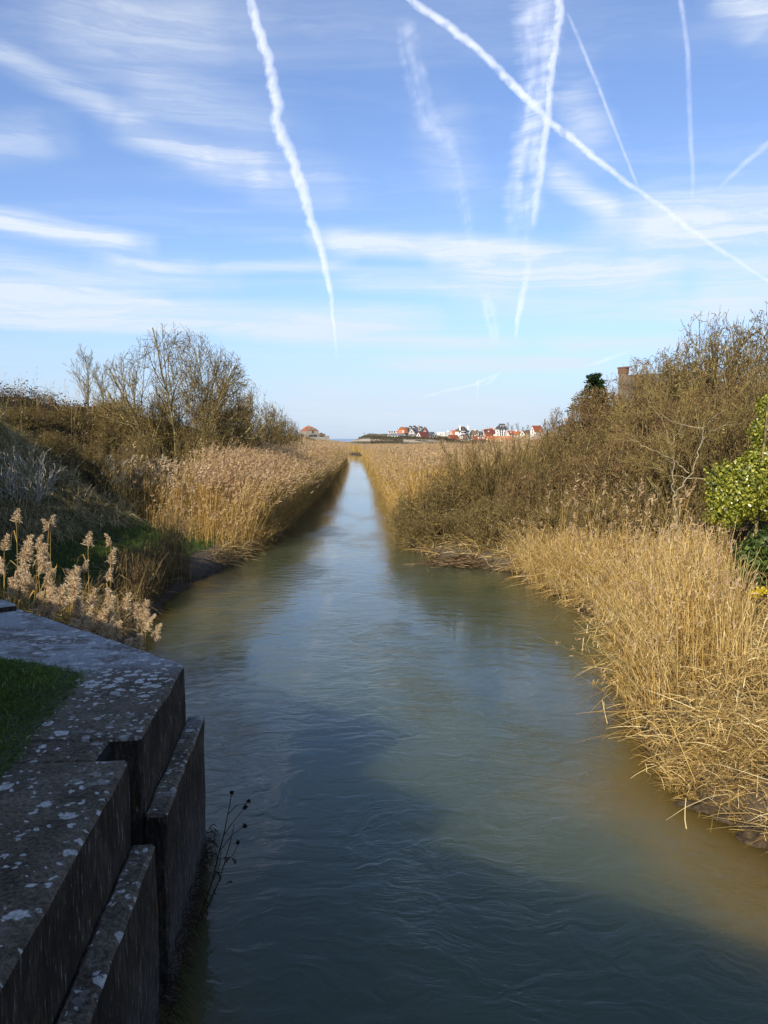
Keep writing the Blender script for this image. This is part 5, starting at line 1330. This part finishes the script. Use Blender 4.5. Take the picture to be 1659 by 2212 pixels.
house('slate_gable_house', 'grey gabled house with slate roof right of the dark red roof', H3(962), 100 * k3, 60 * k3, V3(395), V3(345), V3(274), 515, 45, 'LG', 'grey', 'slate', win_g=((.5, .4),), win_l=((.5, .4),))
mh = house('modern_house', 'white modern flat roofed house with stepped terraces and a dome', H3(1200), 90 * k3, 90 * k3, V3(370), V3(275), V3(275), 560, 40, 'GL', 'white', 'white', 'flat', win_g=((.3, .6), (.7, .6)), win_l=((.5, .6, 2.0, 1.2),))
g = Geo(); mpp = 560 / F
pc = np.array(at_d(H3(1165), V3(340), 556)) - np.array(mh.location); g.box(pc, (50 * k3 * mpp, 4, 50 * k3 * mpp + 3), .1); g.build('terrace', MW['white'], mh)
pc = np.array(at_d(H3(1340), V3(345), 560)) - np.array(mh.location); g = Geo(); g.box(pc, (80 * k3 * mpp, 4, 45 * k3 * mpp + 3), .1); g.build('terrace', MW['grey'], mh)
bm = bmesh.new(); bmesh.ops.create_uvsphere(bm, u_segments=20, v_segments=12, radius=1)
me = bpy.data.meshes.new('dome'); bm.to_mesh(me); bm.free(); me.materials.append(MW['white'])
for f in me.polygons: f.use_smooth = True
o = link('dome', me, mh); o.location = np.array(at_d(H3(1357), V3(285), 564)) - np.array(mh.location); o.scale = (22 * k3 * mpp, 22 * k3 * mpp, 50 * k3 * mpp)
house('orange_roof_house', 'small white house with orange roof left of the turreted manor', H4(20), 45 * k4, 120 * k4, V4(330), V4(285), V4(228), 545, 30, 'GL', 'white', 'orange', win_g=((.5, .5),), win_l=(), dormers=((.75, 1.8, 1.6),), dm_wall='stone')
house('red_roof_house', 'steep red roofed house with white gable edge below the manor', H4(-35), 80 * k4, 75 * k4, V4(425), V4(390), V4(308), 510, 45, 'GL', 'brick', 'red', win_g=((.5, .35),), win_l=((.5, .5),))
house('red_roof_house', 'second steep red roof, immediately left of the brown roofed gable house', H4(70), 50 * k4, 60 * k4, V4(430), V4(395), V4(312), 514, 40, 'GL', 'white', 'red', win_g=(), win_l=((.5, .5),))
man = house('manor', 'manor with brown hipped roof, round turret and two tall white chimneys', H4(125), 95 * k4, 155 * k4, V4(345), V4(245), V4(152), 540, 42, 'LG', 'white', 'dark', 'hip', win_g=((.3, .35), (.7, .35), (.3, .8), (.7, .8)), win_l=((.2, .35), (.2, .8), (.55, .8)))
mpp = 540 / F
for (px, y0, y1) in ((200, 132, 205), (348, 135, 195)):
    p0 = np.array(at_d(H4(px), V4(y1), 541)) - np.array(man.location); hc = (y1 - y0) * k4 * mpp
    g = Geo(); g.box(p0 + np.array([0, 0, hc / 2 - .4]), (18 * k4 * mpp, 1.0, hc + .8), .5); g.box(p0 + np.array([0, 0, hc + .05]), (24 * k4 * mpp, 1.3, .2), .5); g.build('chimney', MW['white'], man)
tp = np.array(at_d(H4(262), V4(345), 535)) - np.array(man.location); g = Geo(); gr = Geo(); k = 12; rr_ = 42 * k4 * mpp; ht_ = 110 * k4 * mpp; hc = 85 * k4 * mpp
ring = [(math.cos(6.2832 * i / k) * rr_, math.sin(6.2832 * i / k) * rr_) for i in range(k)]
for i in range(k):
    j = (i + 1) % k
    g.add([tp + np.array([*ring[i], -2]), tp + np.array([*ring[j], -2]), tp + np.array([*ring[j], ht_]), tp + np.array([*ring[i], ht_])], [[0, 1, 2, 3]])
    gr.add([tp + np.array([ring[i][0] * 1.15, ring[i][1] * 1.15, ht_]), tp + np.array([ring[j][0] * 1.15, ring[j][1] * 1.15, ht_]), tp + np.array([0, 0, ht_ + hc])], [[0, 1, 2]])
tw_ = g.build('turret', MW['white'], man); gr.build('turret_roof', MR['slate'], tw_)
for i_ in range(4):
    an = -2.6 + i_ * .7
    for z_ in (.3, .75):
        g = Geo(); g.box(tp + np.array([math.cos(an) * rr_ * .98, math.sin(an) * rr_ * .98, ht_ * z_]), (.9, .2, 1.1), an + math.pi / 2); g.build('pane', m_glass, tw_)
house('brown_roof_house', 'white gabled house with a brown roof and white dormer below the manor', H4(165), 100 * k4, 120 * k4, V4(440), V4(395), V4(318), 505, 42, 'LG', 'white', 'brown', win_g=((.3, .3), (.65, .3), (.35, .58), (.62, .58)), win_l=((.3, .5), (.7, .5)), dormers=((.55, 2.2, 1.6),))
house('brown_roof_house', 'cream house with brown roof and half round opening right of the manor', H4(395), 75 * k4, 90 * k4, V4(335), V4(290), V4(222), 545, 42, 'LG', 'cream', 'brown', win_g=((.5, .5),), win_l=((.4, .4),), chim=((.4, .8, 'white'),))
house('slate_house', 'low slate roofed house right of the cream brown roofed one', H4(535), 20 * k4, 62 * k4, V4(335), V4(290), V4(246), 550, 30, 'LG', 'grey', 'slate', win_g=(), win_l=((.5, .5),))
house('big_white_house', 'big white house with dark maroon roof and end chimneys in the upper row', H4(612), 42 * k4, 210 * k4, V4(335), V4(275), V4(203), 550, 25, 'GL', 'white', 'maroon', win_g=((.5, .45),), win_l=((.35, .45, 1.6, 1.2), (.7, .5, 1.6, 1.2)), chim=((.02, .8, 'cream'), (.98, 1.0, 'cream')), dormers=((.42, 1.1, 1.0),))
house('brick_top_house', 'yellow brick topped roof peeping over the big maroon roof', H4(750), 15 * k4, 75 * k4, V4(300), V4(200), V4(185), 570, 25, 'GL', 'stone', 'orange', win_g=(), win_l=())
house('tower_house', 'tall grey three storey house with a mansard roof', H4(868), 55 * k4, 160 * k4, V4(335), V4(205), V4(130), 548, 30, 'GL', 'white', 'slate', 'mansard', win_g=((.5, .3), (.5, .75)), win_l=((.15, .25), (.4, .25), (.7, .25), (.15, .55), (.4, .55), (.7, .55), (.15, .85), (.4, .85), (.8, .85)), dormers=((.35, 1.8, 2.2), (.68, 1.8, 2.2)), chim=(), dm_wall='grey')
house('low_red_house', 'low white house with red roof and two white dormers in the front row', H4(415), 42 * k4, 250 * k4, V4(440), V4(398), V4(345), 500, 30, 'GL', 'white', 'red', win_g=((.5, .4),), win_l=((.15, .5), (.4, .5), (.7, .5)), dormers=((.45, 1.5, 1.3), (.80, 1.5, 1.3)))
house('red_gable_house', 'dull red roofed house behind the low red house', H4(650), 30 * k4, 120 * k4, V4(350), V4(328), V4(288), 530, 30, 'GL', 'cream', 'red', win_g=(), win_l=())
house('orange_barn', 'long low barn with a bright orange roof, left of two', H4(690), 30 * k4, 215 * k4, V4(425), V4(405), V4(333), 495, 22, 'GL', 'cream', 'orange', win_g=(), win_l=())
house('orange_barn', 'long low barn with orange roof and white wall, right of two', H4(925), 22 * k4, 290 * k4, V4(418), V4(382), V4(333), 498, 20, 'GL', 'white', 'orange', win_g=(), win_l=((.2, .5), (.5, .5), (.8, .5)), chim=((.98, .5, 'white'),))
house('red_roof_house', 'red roofed cream house right of the tall mansard house', H4(1075), 30 * k4, 90 * k4, V4(330), V4(285), V4(236), 545, 28, 'GL', 'cream', 'red', win_g=(), win_l=((.3, .5), (.7, .5)), dormers=((.5, 1.0, 1.0),))
house('orange_roof_house', 'orange roofed row house with chimneys near the right end of the village', H4(1170), 25 * k4, 140 * k4, V4(330), V4(285), V4(238), 548, 28, 'GL', 'white', 'orange', win_g=(), win_l=((.3, .5), (.7, .5)), chim=((.45, .9, 'white'), (.95, .7, 'white')))
house('gable_house', 'cream house with twin gables near the right end of the village', H4(1315), 85 * k4, 40 * k4, V4(330), V4(295), V4(232), 545, 55, 'GL', 'cream', 'brown', win_g=((.5, .5),), win_l=())
house('gable_house', 'dark roofed gable house second from the right end of the village', H4(1400), 60 * k4, 70 * k4, V4(330), V4(290), V4(222), 548, 45, 'LG', 'cream', 'dark', win_g=((.5, .5),), win_l=())
house('big_red_house', 'white gabled house with a tall red roof half behind the right thicket', H4(1512), 60 * k4, 170 * k4, V4(320), V4(235), V4(140), 520, 35, 'GL', 'white', 'red', win_g=((.5, .35), (.5, .6)), win_l=((.3, .5), (.7, .5)))

# rock mound before the houses
m_rock = plain('dark_rock', (.055, .06, .068), .8, .7, .35, .3, .6)
p = at_d(H3(835), V3(478), 440); bm = bmesh.new(); bmesh.ops.create_icosphere(bm, subdivisions=5, radius=1)
for v in bm.verts:
    v.co *= 1 + .22 * mnoise.noise(v.co * 3) + .10 * mnoise.noise(v.co * 9)
    v.co.z = min(v.co.z, .75 - .2 * v.co.x)
me = bpy.data.meshes.new('rock_mound'); bm.to_mesh(me); bm.free(); me.materials.append(m_rock)
o = link('rock_mound', me); o.location = p; o.scale = (155 * k3 * 440 / F, 4.5, 62 * k3 * 440 / F); tag(o, 'dark flat topped rocky mound in front of the village on the dune edge', 'rock mound')

# dune scrub
rng = np.random.default_rng(77); g = Geo()
def scrub_line(pxs, D0_, D1_, n, hgt_m, w_m, thr=.0):
    d = rng.uniform(D0_, D1_, n * 3); X = (rng.uniform(pxs[0], pxs[1], n * 3) - CX) / F * d
    cl_ = wob(X, d, .11, .7) + rng.normal(0, .15, n * 3); k = cl_ > thr; d, X, cl_ = d[k][:n], X[k][:n], cl_[k][:n]; m_ = len(d)
    c = np.stack([X, d, hgt(X, d) + hgt_m * (.4 + np.clip(cl_, 0, 1)) * rng.random(m_)], -1)
    u = unit(m_, rng) * rng.uniform(.3, .9, (m_, 1)) * w_m; v = np.cross(u, unit(m_, rng)); g.flakes(c, u, v * .6, 0, np.clip(rng.normal(.4, .22, m_), 0, 1))
scrub_line((862, 990), 455, 498, 5200, 1.3, .6, -.15); scrub_line((800, 870), 405, 500, 3600, 1.2, .55, .10); scrub_line((775, 835), 505, 545, 1100, 1.0, .5)
scrub_line((950, 1170), 425, 497, 7000, 1.2, .55, -.2); scrub_line((780, 1160), 330, 400, 3200, .7, .45, .25); scrub_line((930, 1170), 510, 545, 3000, 1.8, .6, .1)
tag(g.build('dune_scrub', [m_scrub]), 'low brown scrub over the dunes in front of the village', 'scrub', kind='stuff')
# bare trees behind the village
for i, (px, y0, y1, D) in enumerate([(H4(1092), V4(70), V4(235), 560), (H4(1155), V4(120), V4(235), 562), (H4(1255), V4(82), V4(235), 560), (H4(1370), V4(150), V4(230), 560), (H4(1440), V4(115), V4(235), 558)]):
    b_ = at_d(px, y1 + 8, D); t_ = at_d(px, y0, D)
    plant('village_tree', up_p[i % 2], b_[0], b_[1], 1, i, ['leftmost bare tree behind the village, beside the mansard house', 'low forked bare tree behind the red roofed houses', 'tallest bare tree behind the orange roofed row', 'short bare tree behind the twin gables', 'rightmost bare tree behind the village'][i], 'tree', 'bare trees behind the village', z=b_[2], top=t_[2], wid=(t_[2] - b_[2]) * .45)

# utility poles with wires
m_pole = plain('pole_wood', (.12, .11, .10), .8, .2, 2)
def c2(x, y): return (606.4 + x / 6.839, 897.5 + y / 6.839)
for i, (cx_, top, bot, lab) in enumerate([(1235, 252, 305, 'taller utility pole on the dune left of the village'), (1372, 264, 305, 'shorter distant utility pole near the left end of the village')]):
    a_ = c2(cx_, top); b_ = c2(cx_, bot); p1 = np.array(at_d(*a_, 560)); p0 = np.array(at_d(*b_, 560)); e = empty('utility_pole', tuple(p0)); tag(e, lab, 'pole', 'utility poles on the dune')
    g = Geo(); hgt_ = p1[2] - p0[2]; g.tubes([(0, 0, -1)], [(0, 0, hgt_)], [.20], [.15], 6); g.build('post', m_pole, e)
    g = Geo(); g.box((0, 0, hgt_ - .5), (1.6, .15, .15)); g.build('crossarm', m_pole, e)
# fort
FDp = 850.0; mf = FDp / F
m_fort = plain('fort_stone', (.25, .215, .165), .9, .25, .25); m_fort2 = plain('fort_wall', (.20, .185, .155), .9, .22, .3)
fc = at_d(c2(470, 345)[0], c2(470, 345)[1], FDp)
fort = empty('fort', fc); tag(fort, 'stone sea fort with an orange hipped roof on the shore at left', 'fort'); fo = np.array(fc)
def fl(x, y, dd=0.0): return np.array(at_d(*c2(x, y), FDp + dd)) - fo
def ppoly(geo, xs_, dd, ztop, zbot): pass
def block(nm, xa, xm, xb, ytop, ybot, mat, depL=12, depR=6, ytop_b=None):
    """two faced block: a left face from xa to xm receding left, a right face from xm to xb receding right"""
    g = Geo(); A_ = fl(xm, ybot); Bt = fl(xa, ybot, depL); Ct = fl(xb, ybot, depR); zt = fl(xm, ytop)[2]; zb = A_[2] - 3
    Dt = Bt + Ct - A_; pl = [Bt, A_, Ct, Dt]
    g.prism([(p[0], p[1]) for p in pl], zb, zt); g.build(nm, mat, fort); return pl, zt
pl, zt = block('keep_wall', 288, 372, 562, 225, 320, m_fort)
zr = fl(400, 160)[2]; zb_ = zt
P4 = [np.array([p[0], p[1], zt]) for p in pl]; cen = sum(P4) / 4
i0 = fl(372 + 25, 210, 3); q0 = [p + (p - cen) * .04 for p in P4]
zk = fl(372, 195)[2]; parap = Geo()
roof = Geo(); r1 = cen + (P4[1] - P4[0]) * 0 + (P4[0] - P4[1]) * .0 
ra = cen + (P4[1] - P4[2]) * .26; rb_ = cen + (P4[2] - P4[1]) * .20; ra[2] = rb_[2] = zr
for f_ in ([q0[0], q0[1], ra], [q0[1], q0[2], rb_, ra], [q0[2], q0[3], rb_], [q0[3], q0[0], ra, rb_]): roof.add(np.array(f_), [list(range(len(f_)))])
rfo = roof.build('roof', MR['rust'], fort)
g = Geo(); g.box(rb_ * .45 + ra * .55 + np.array([0, 0, .2]), (2.0, 1.6, 2.2), .3); g.build('chimney', m_fort, rfo)
for f_ in (.3, .55, .8):
    p = q0[1] * (1 - f_) + q0[2] * f_; p = p * .78 + cen * .22; p[2] = zt + (zr - zt) * .42
    g = Geo(); g.box(p, (2.2, 2.4, 1.9), .25); d_ = g.build('dormer', m_fort2, fort)
block('outer_wall', 330, 400, 720, 318, 372, m_fort2, 14, -4)
block('outwork', 545, 568, 660, 268, 330, m_fort2, 6, 4)
block('battery', 610, 655, 718, 300, 372, m_fort2, 5, 1)
block('wall_corner', 270, 300, 345, 270, 330, m_fort, 10, 4)
g = Geo(); a_, b_, c_ = fl(570, 262, -1), fl(600, 252, 2), fl(660, 300, 2); d_ = fl(570, 300, -1)
g.add([a_, b_, c_, d_], [[0, 1, 2, 3]]); g.add([a_ + np.array([0, 5, 0]), b_ + np.array([0, 5, 0]), c_ + np.array([0, 5, 0]), d_ + np.array([0, 5, 0])], [[3, 2, 1, 0]])
g.add([a_, b_, b_ + np.array([0, 5, 0]), a_ + np.array([0, 5, 0])], [[0, 1, 2, 3]]); g.add([b_, c_, c_ + np.array([0, 5, 0]), b_ + np.array([0, 5, 0])], [[0, 1, 2, 3]]); g.build('lean_to', MR['brown'], fort)
for (x_, y_) in [(430, 300), (460, 298), (492, 296), (520, 298), (470, 243)]:
    f_ = (x_ - 372) / 190; p = fl(372, y_) * (1 - f_) + fl(562, y_, 6) * f_; p[1] -= .15
    g = Geo(); g.box(p, (1.6, .5, 2.2), .06); g.build('window', m_glass, fort)

# house hidden behind the right thicket
hc = at_d(1347, 830, 50)
hs = house('country_house', 'house behind the right thicket, only its brick topped chimney and grey roof ridge showing', 1372, 40, 118, 1010, 872, 810, 50, 35, 'LG', 'stone', 'slate', win_g=((.5, .4),), win_l=((.3, .5), (.7, .5)), group='house above the right bank')
g = Geo(); mpp = 50 / F
p = np.array(at_d(1347, 794, 47.5)) - np.array(hs.location); wch = 7 * mpp
g.box(p + np.array([0, 0, -1.6]), (wch * 1.05, .55, 2.9), .55); g.box(p + np.array([0, 0, -2.9]), (wch * 1.5, .8, 1.6), .55); ch = g.build('chimney', MW['oldstone'], hs)
g = Geo(); g.box(p + np.array([0, 0, -.20]), (wch * 1.18, .64, .34), .55); g.box(p + np.array([0, 0, -.01]), (wch * 1.32, .74, .09), .55); g.build('chimney_head', MW['oldbrick'], ch)
p = np.array(at_d(1478, 806, 49)) - np.array(hs.location)
g = Geo(); g.box(p + np.array([0, 0, -.6]), (.6, .45, 1.3), .55); g.build('chimney', MW['oldbrick'], hs)

# unseen wall and evergreens added left of the frame to shade abutment and slope
g = Geo()
ga = (-2.6, 2.45); gb = (-7.2, 6.85); gm = ((ga[0] + gb[0]) / 2, (ga[1] + gb[1]) / 2); gan = math.atan2(gb[1] - ga[1], gb[0] - ga[0]); gl_ = math.hypot(gb[0] - ga[0], gb[1] - ga[1])
gw = empty('shade_wall', (gm[0], gm[1], ZT), gan); tag(gw, 'unseen stone wall added on the abutment left of the view for shade', 'wall')
g.box((0, 0, .9), (gl_, .4, 1.84)); g.box((-gl_ / 2 - .61, 0, .66), (1.2, .38, 1.36)); g.build('wall', m_stone, gw); g = Geo(); g.box((0, 0, 1.88), (gl_ + .1, .5, .12)); g.build('coping', m_stone, gw)
rng = np.random.default_rng(99)
for i, (x_, y_, h_, r_) in enumerate([(-10.2, 7.6, 7.6, 1.9), (-12.8, 9.6, 8.2, 1.7), (-16.2, 11.2, 9.0, 2.2), (-20.5, 13, 9.0, 2.3), (-13.3, 14.9, 9.6, 2.0), (-16.8, 16.2, 9.8, 2.1)]):
    gz = ground_z(x_, y_); e = empty('shade_evergreen', (x_, y_, gz)); tag(e, 'unseen evergreen added left of the view to shade the grass slope', 'tree', 'unseen evergreens added for shade')
    g = Geo(); g.tubes([(0, 0, -.2)], [(0, 0, h_ - gz - 1)], [.2], [.05], 6); g.build('trunk', [m_bark], e)
    c, u, v = leaf_mass([(0, 0, (h_ - gz) * .55, r_, r_, (h_ - gz) * .46)], 5200, .22, rng, .9); g = Geo(); g.flakes(c, u, v, 0, np.clip(rng.normal(.5, .2, len(c)), 0, 1)); g.build('crown', [m_conifer], e)

# ------------------------------------------------------------------ contrails
def vnoise(x, y, seed=0):
    def h(i, j): 
        k = np.sin(i * 127.1 + j * 311.7 + seed * 74.7) * 43758.5453; return k - np.floor(k)
    xi, yi = np.floor(x), np.floor(y); fx, fy = x - xi, y - yi; fx = fx * fx * (3 - 2 * fx); fy = fy * fy * (3 - 2 * fy)
    return (h(xi, yi) * (1 - fx) + h(xi + 1, yi) * fx) * (1 - fy) + (h(xi, yi + 1) * (1 - fx) + h(xi + 1, yi + 1) * fx) * fy
def fbm(x, y, seed=0, o=4):
    r = 0; a = .5; n = 0
    for k in range(o): r = r + a * vnoise(x * 2 ** k, y * 2 ** k, seed + k); n += a; a *= .55
    return r / n
m_ice, t, out = material('ice_cloud')
d = t.new('ShaderNodeBsdfTranslucent'); d.inputs[0].default_value = (.93, .96, 1, 1)
tp_ = t.new('ShaderNodeBsdfTransparent'); mx = t.new('ShaderNodeMixShader'); t.put(mx.inputs[0], attr(t, 'cover'))
t.l.new(tp_.outputs[0], mx.inputs[1]); t.l.new(d.outputs[0], mx.inputs[2]); t.l.new(mx.outputs[0], out.inputs['Surface'])
mc_dense, mc_wide, mc_thin, mc_faint = 'dense', 'wide', 'thin', 'faint'
_cs = [0]
def contrail(label, pts, mode, n=None, wmul=1.0):
    """pts: (px, py, half width px, density). A flat lens of ice cloud about 7 km up, sunlit from above; denser where the ice is thicker."""
    _cs[0] += 1; sd_ = _cs[0] * 3.7; ALT = 6600.0 + 420 * (_cs[0] % 5)
    pts = np.array(pts, float); s = np.concatenate([[0], np.cumsum(np.hypot(*np.diff(pts[:, :2], axis=0).T))])
    step = {'dense': 3.0, 'wide': 2.6, 'thin': 4.0, 'faint': 3.5}[mode]; n = int(s[-1] / step) + 8
    ss = np.linspace(0, s[-1], n); c = [np.interp(ss, s, pts[:, i]) for i in range(4)]
    kw = max(5, int(n * .05) // 2 * 2 + 1)
    for i in (0, 1, 2, 3):
        p_ = np.pad(c[i], kw // 2, mode='reflect', reflect_type='odd'); c[i] = np.convolve(p_, np.ones(kw) / kw, 'valid')
    if mode == 'dense':
        tg = np.gradient(np.stack([c[0], c[1]], -1), axis=0); tg /= np.linalg.norm(tg, axis=1, keepdims=True)
        wv_ = (fbm(ss / 34.0, ss * 0, sd_ + 5, 3) - .5) * c[2] * .7
        c[0] = c[0] - tg[:, 1] * wv_; c[1] = c[1] + tg[:, 0] * wv_
    C = np.array([at_z(a, b, ALT) for a, b in zip(c[0], c[1])])
    tang = np.gradient(C, axis=0); tang /= np.linalg.norm(tang, axis=1, keepdims=True)
    sd = np.stack([tang[:, 1], -tang[:, 0], 0 * tang[:, 0]], -1)
    tp2 = np.gradient(np.stack([c[0], c[1]], -1), axis=0); tp2 /= np.linalg.norm(tp2, axis=1, keepdims=True)
    eps = np.array([at_z(a - q[1] * 2, b + q[0] * 2, ALT) for a, b, q in zip(c[0], c[1], tp2)])
    per = np.abs(np.sum((eps - C) * sd, axis=1)) / 2
    dist = np.linalg.norm(C - np.array([0, 0, H]), axis=1); sel = (C[:, 2] - H) / dist
    c[2] = c[2] * (.80 if mode == 'dense' else 1)
    m_ = {'dense': 18, 'wide': 34, 'thin': 10, 'faint': 22}[mode]
    v = np.linspace(-1.3, 1.3, m_); SS, VV = np.meshgrid(ss, v, indexing='ij'); HW = c[2][:, None]
    if mode in ('wide', 'faint'):
        tex = fbm(SS / 10.0 + VV * 1.1, VV * .9 + 4, sd_, 3); big = fbm(SS / 70, VV * 2.4, sd_ + 9, 3)
        d_ = (.32 + 1.0 * np.clip((tex - .32) / .40, 0, 1)) * (.25 + np.clip((big - .22) / .4, 0, 1))
        ed = np.abs(VV + (fbm(SS / 10.0, VV * .5, sd_ + 5, 3) - .5) * .8); d_ = d_ * np.clip((1.12 - ed) / .8, 0, 1) ** 1.3
        tau = .60 if mode == 'wide' else .28
    else:
        lat = VV * HW
        tex = fbm(SS / 15.0 + lat / 20, lat / 12.0, sd_, 3); lump = fbm(SS / 30.0, VV * 0 + 3, sd_ + 9, 3)
        ed = np.abs(VV + (tex - .5) * (.85 if mode == 'dense' else .5))
        d_ = np.clip((1.1 - ed) / .9, 0, 1) ** 1.2 * (.70 + .65 * np.clip((tex - .25) / .4, 0, 1)) * np.clip(.72 + .7 * (lump - .3), .5, 1.1)
        tau = 1.25 if mode == 'dense' else .42
    win = np.clip(np.minimum(np.arange(n), np.arange(n)[::-1]) / 6.0, 0, 1)[:, None]
    cov = 1 - np.exp(-d_ * tau * np.clip(c[3], 0, 2)[:, None] * win * np.clip((1.28 - np.abs(VV)) / .2, 0, 1) * .5)
    hv = (c[2] * per)[:, None] * .10 * np.sqrt(np.clip(1 - (VV / 1.31) ** 2, .001, 1)) + 1.0
    base = C[:, None, :] + sd[:, None, :] * (VV * HW * per[:, None])[:, :, None]
    top = base.copy(); bot = base.copy(); top[:, :, 2] += hv; bot[:, :, 2] -= hv
    k = n * m_; i_ = np.arange(k).reshape(n, m_)
    g = Geo(); g.add(np.concatenate([top.reshape(-1, 3), bot.reshape(-1, 3)]),
        np.concatenate([np.stack([i_[:-1, :-1], i_[1:, :-1], i_[1:, 1:], i_[:-1, 1:]], -1).reshape(-1, 4), np.stack([i_[:-1, :-1], i_[:-1, 1:], i_[1:, 1:], i_[1:, :-1]], -1).reshape(-1, 4) + k,
        np.stack([i_[:-1, 0], i_[:-1, 0] + k, i_[1:, 0] + k, i_[1:, 0]], -1), np.stack([i_[:-1, -1], i_[1:, -1], i_[1:, -1] + k, i_[:-1, -1] + k], -1),
        np.stack([i_[0, :-1], i_[0, 1:], i_[0, 1:] + k, i_[0, :-1] + k], -1), np.stack([i_[-1, :-1], i_[-1, :-1] + k, i_[-1, 1:] + k, i_[-1, 1:]], -1)]))
    g.A = {'cover': np.concatenate([cov.ravel(), cov.ravel()])}
    o = g.build('contrail', m_ice, smooth=True); tag(o, label, 'contrail', 'aircraft contrails in the sky'); return o
contrail('long bright contrail dropping down the left half of the sky towards the fort', [(528, -40, 14, 1), (545, 20, 14, 1), (565, 80, 16, .95), (590, 170, 17, .95), (598, 250, 18, .9), (612, 310, 20, .95), (640, 365, 17, 1), (658, 430, 15, 1), (690, 530, 12, .95), (712, 625, 8, .95), (719, 680, 5, .6), (725, 740, 4, .35), (728, 780, 4, .1)], mc_dense, 140)
contrail('long diagonal contrail falling from top centre to the right edge', [(860, -30, 11, 1), (885, 0, 12, 1), (960, 50, 13, 1), (1040, 115, 13, 1), (1110, 185, 13, 1), (1190, 265, 12, .95), (1270, 330, 11, .95), (1340, 385, 9, .8), (1375, 407, 8, .6), (1440, 455, 9, .5), (1500, 500, 10, .4), (1600, 570, 7, .35), (1665, 610, 6, .4), (1720, 650, 6, .3)], mc_dense, 150)
contrail('widest old contrail spread like a ladder of wisps down the sky right of centre', [(1165, -40, 62, .9), (1166, 0, 60, .95), (1163, 80, 52, .95), (1163, 170, 44, 1), (1155, 250, 40, .9), (1142, 330, 42, .9), (1133, 410, 44, .85), (1125, 480, 40, .6), (1122, 540, 32, .3), (1120, 580, 26, .0)], mc_wide, 120)
contrail('bright right rim of the widest old contrail', [(1210, -30, 12, .8), (1208, 30, 13, .9), (1196, 110, 12, .9), (1188, 190, 11, .9), (1182, 260, 11, .8), (1172, 330, 12, .7), (1160, 420, 12, .5), (1150, 500, 10, .2)], mc_dense, 80)
contrail('short lower end of the widest contrail above the village', [(1146, 555, 10, .1), (1140, 590, 11, .6), (1128, 640, 11, .75), (1119, 690, 8, .75), (1113, 735, 5, .3)], mc_dense, 50)
contrail('thin straight contrail crossing near the top right and meeting the diagonal one', [(1222, 20, 4, .5), (1240, 60, 5, .8), (1290, 180, 5, .9), (1340, 310, 4, .9), (1380, 408, 4, .8)], mc_thin, 60)
contrail('thin vertical contrail near the right edge of the sky', [(1464, -40, 7, .7), (1472, 10, 7, .8), (1486, 110, 7, .8), (1488, 200, 7, .6), (1492, 300, 7, .8), (1497, 380, 6, .8), (1495, 440, 5, .2)], mc_thin, 70)
contrail('short slanting contrail at the right edge of the sky', [(1690, 285, 8, .8), (1660, 310, 8, .8), (1600, 360, 7, .8), (1550, 410, 5, .6)], mc_thin, 40)
contrail('faint broken contrail left of the widest one', [(876, 30, 24, .5), (885, 100, 26, .9), (900, 180, 28, 1), (925, 260, 28, 1), (965, 310, 24, .8), (985, 370, 16, .4), (1000, 430, 18, .8), (1015, 500, 16, .6), (1030, 560, 12, .1)], mc_faint, 90)
contrail('faint upright contrail remnant low above the village', [(1045, 620, 14, .3), (1055, 660, 18, 1), (1066, 710, 17, .9), (1072, 750, 14, .2)], mc_faint, 40)
contrail('thin level contrail just above the horizon over the village', [(900, 862, 2.5, .6), (960, 845, 2.5, .9), (1020, 832, 3, .9), (1085, 803, 3, .6)], mc_thin, 40)
contrail('short slanting contrail low left of the chimney', [(1260, 795, 4, .5), (1310, 776, 5, .9), (1362, 757, 4, .5)], mc_thin, 30)
contrail('tiny vertical contrail low over the village', [(1034, 812, 3, .4), (1032, 835, 3, .9), (1030, 862, 2.5, .3)], mc_thin, 24)
contrail('tiny slanting contrail low over the village', [(1080, 805, 3, .5), (1060, 822, 5, .9), (1044, 836, 4, .4)], mc_thin, 24)
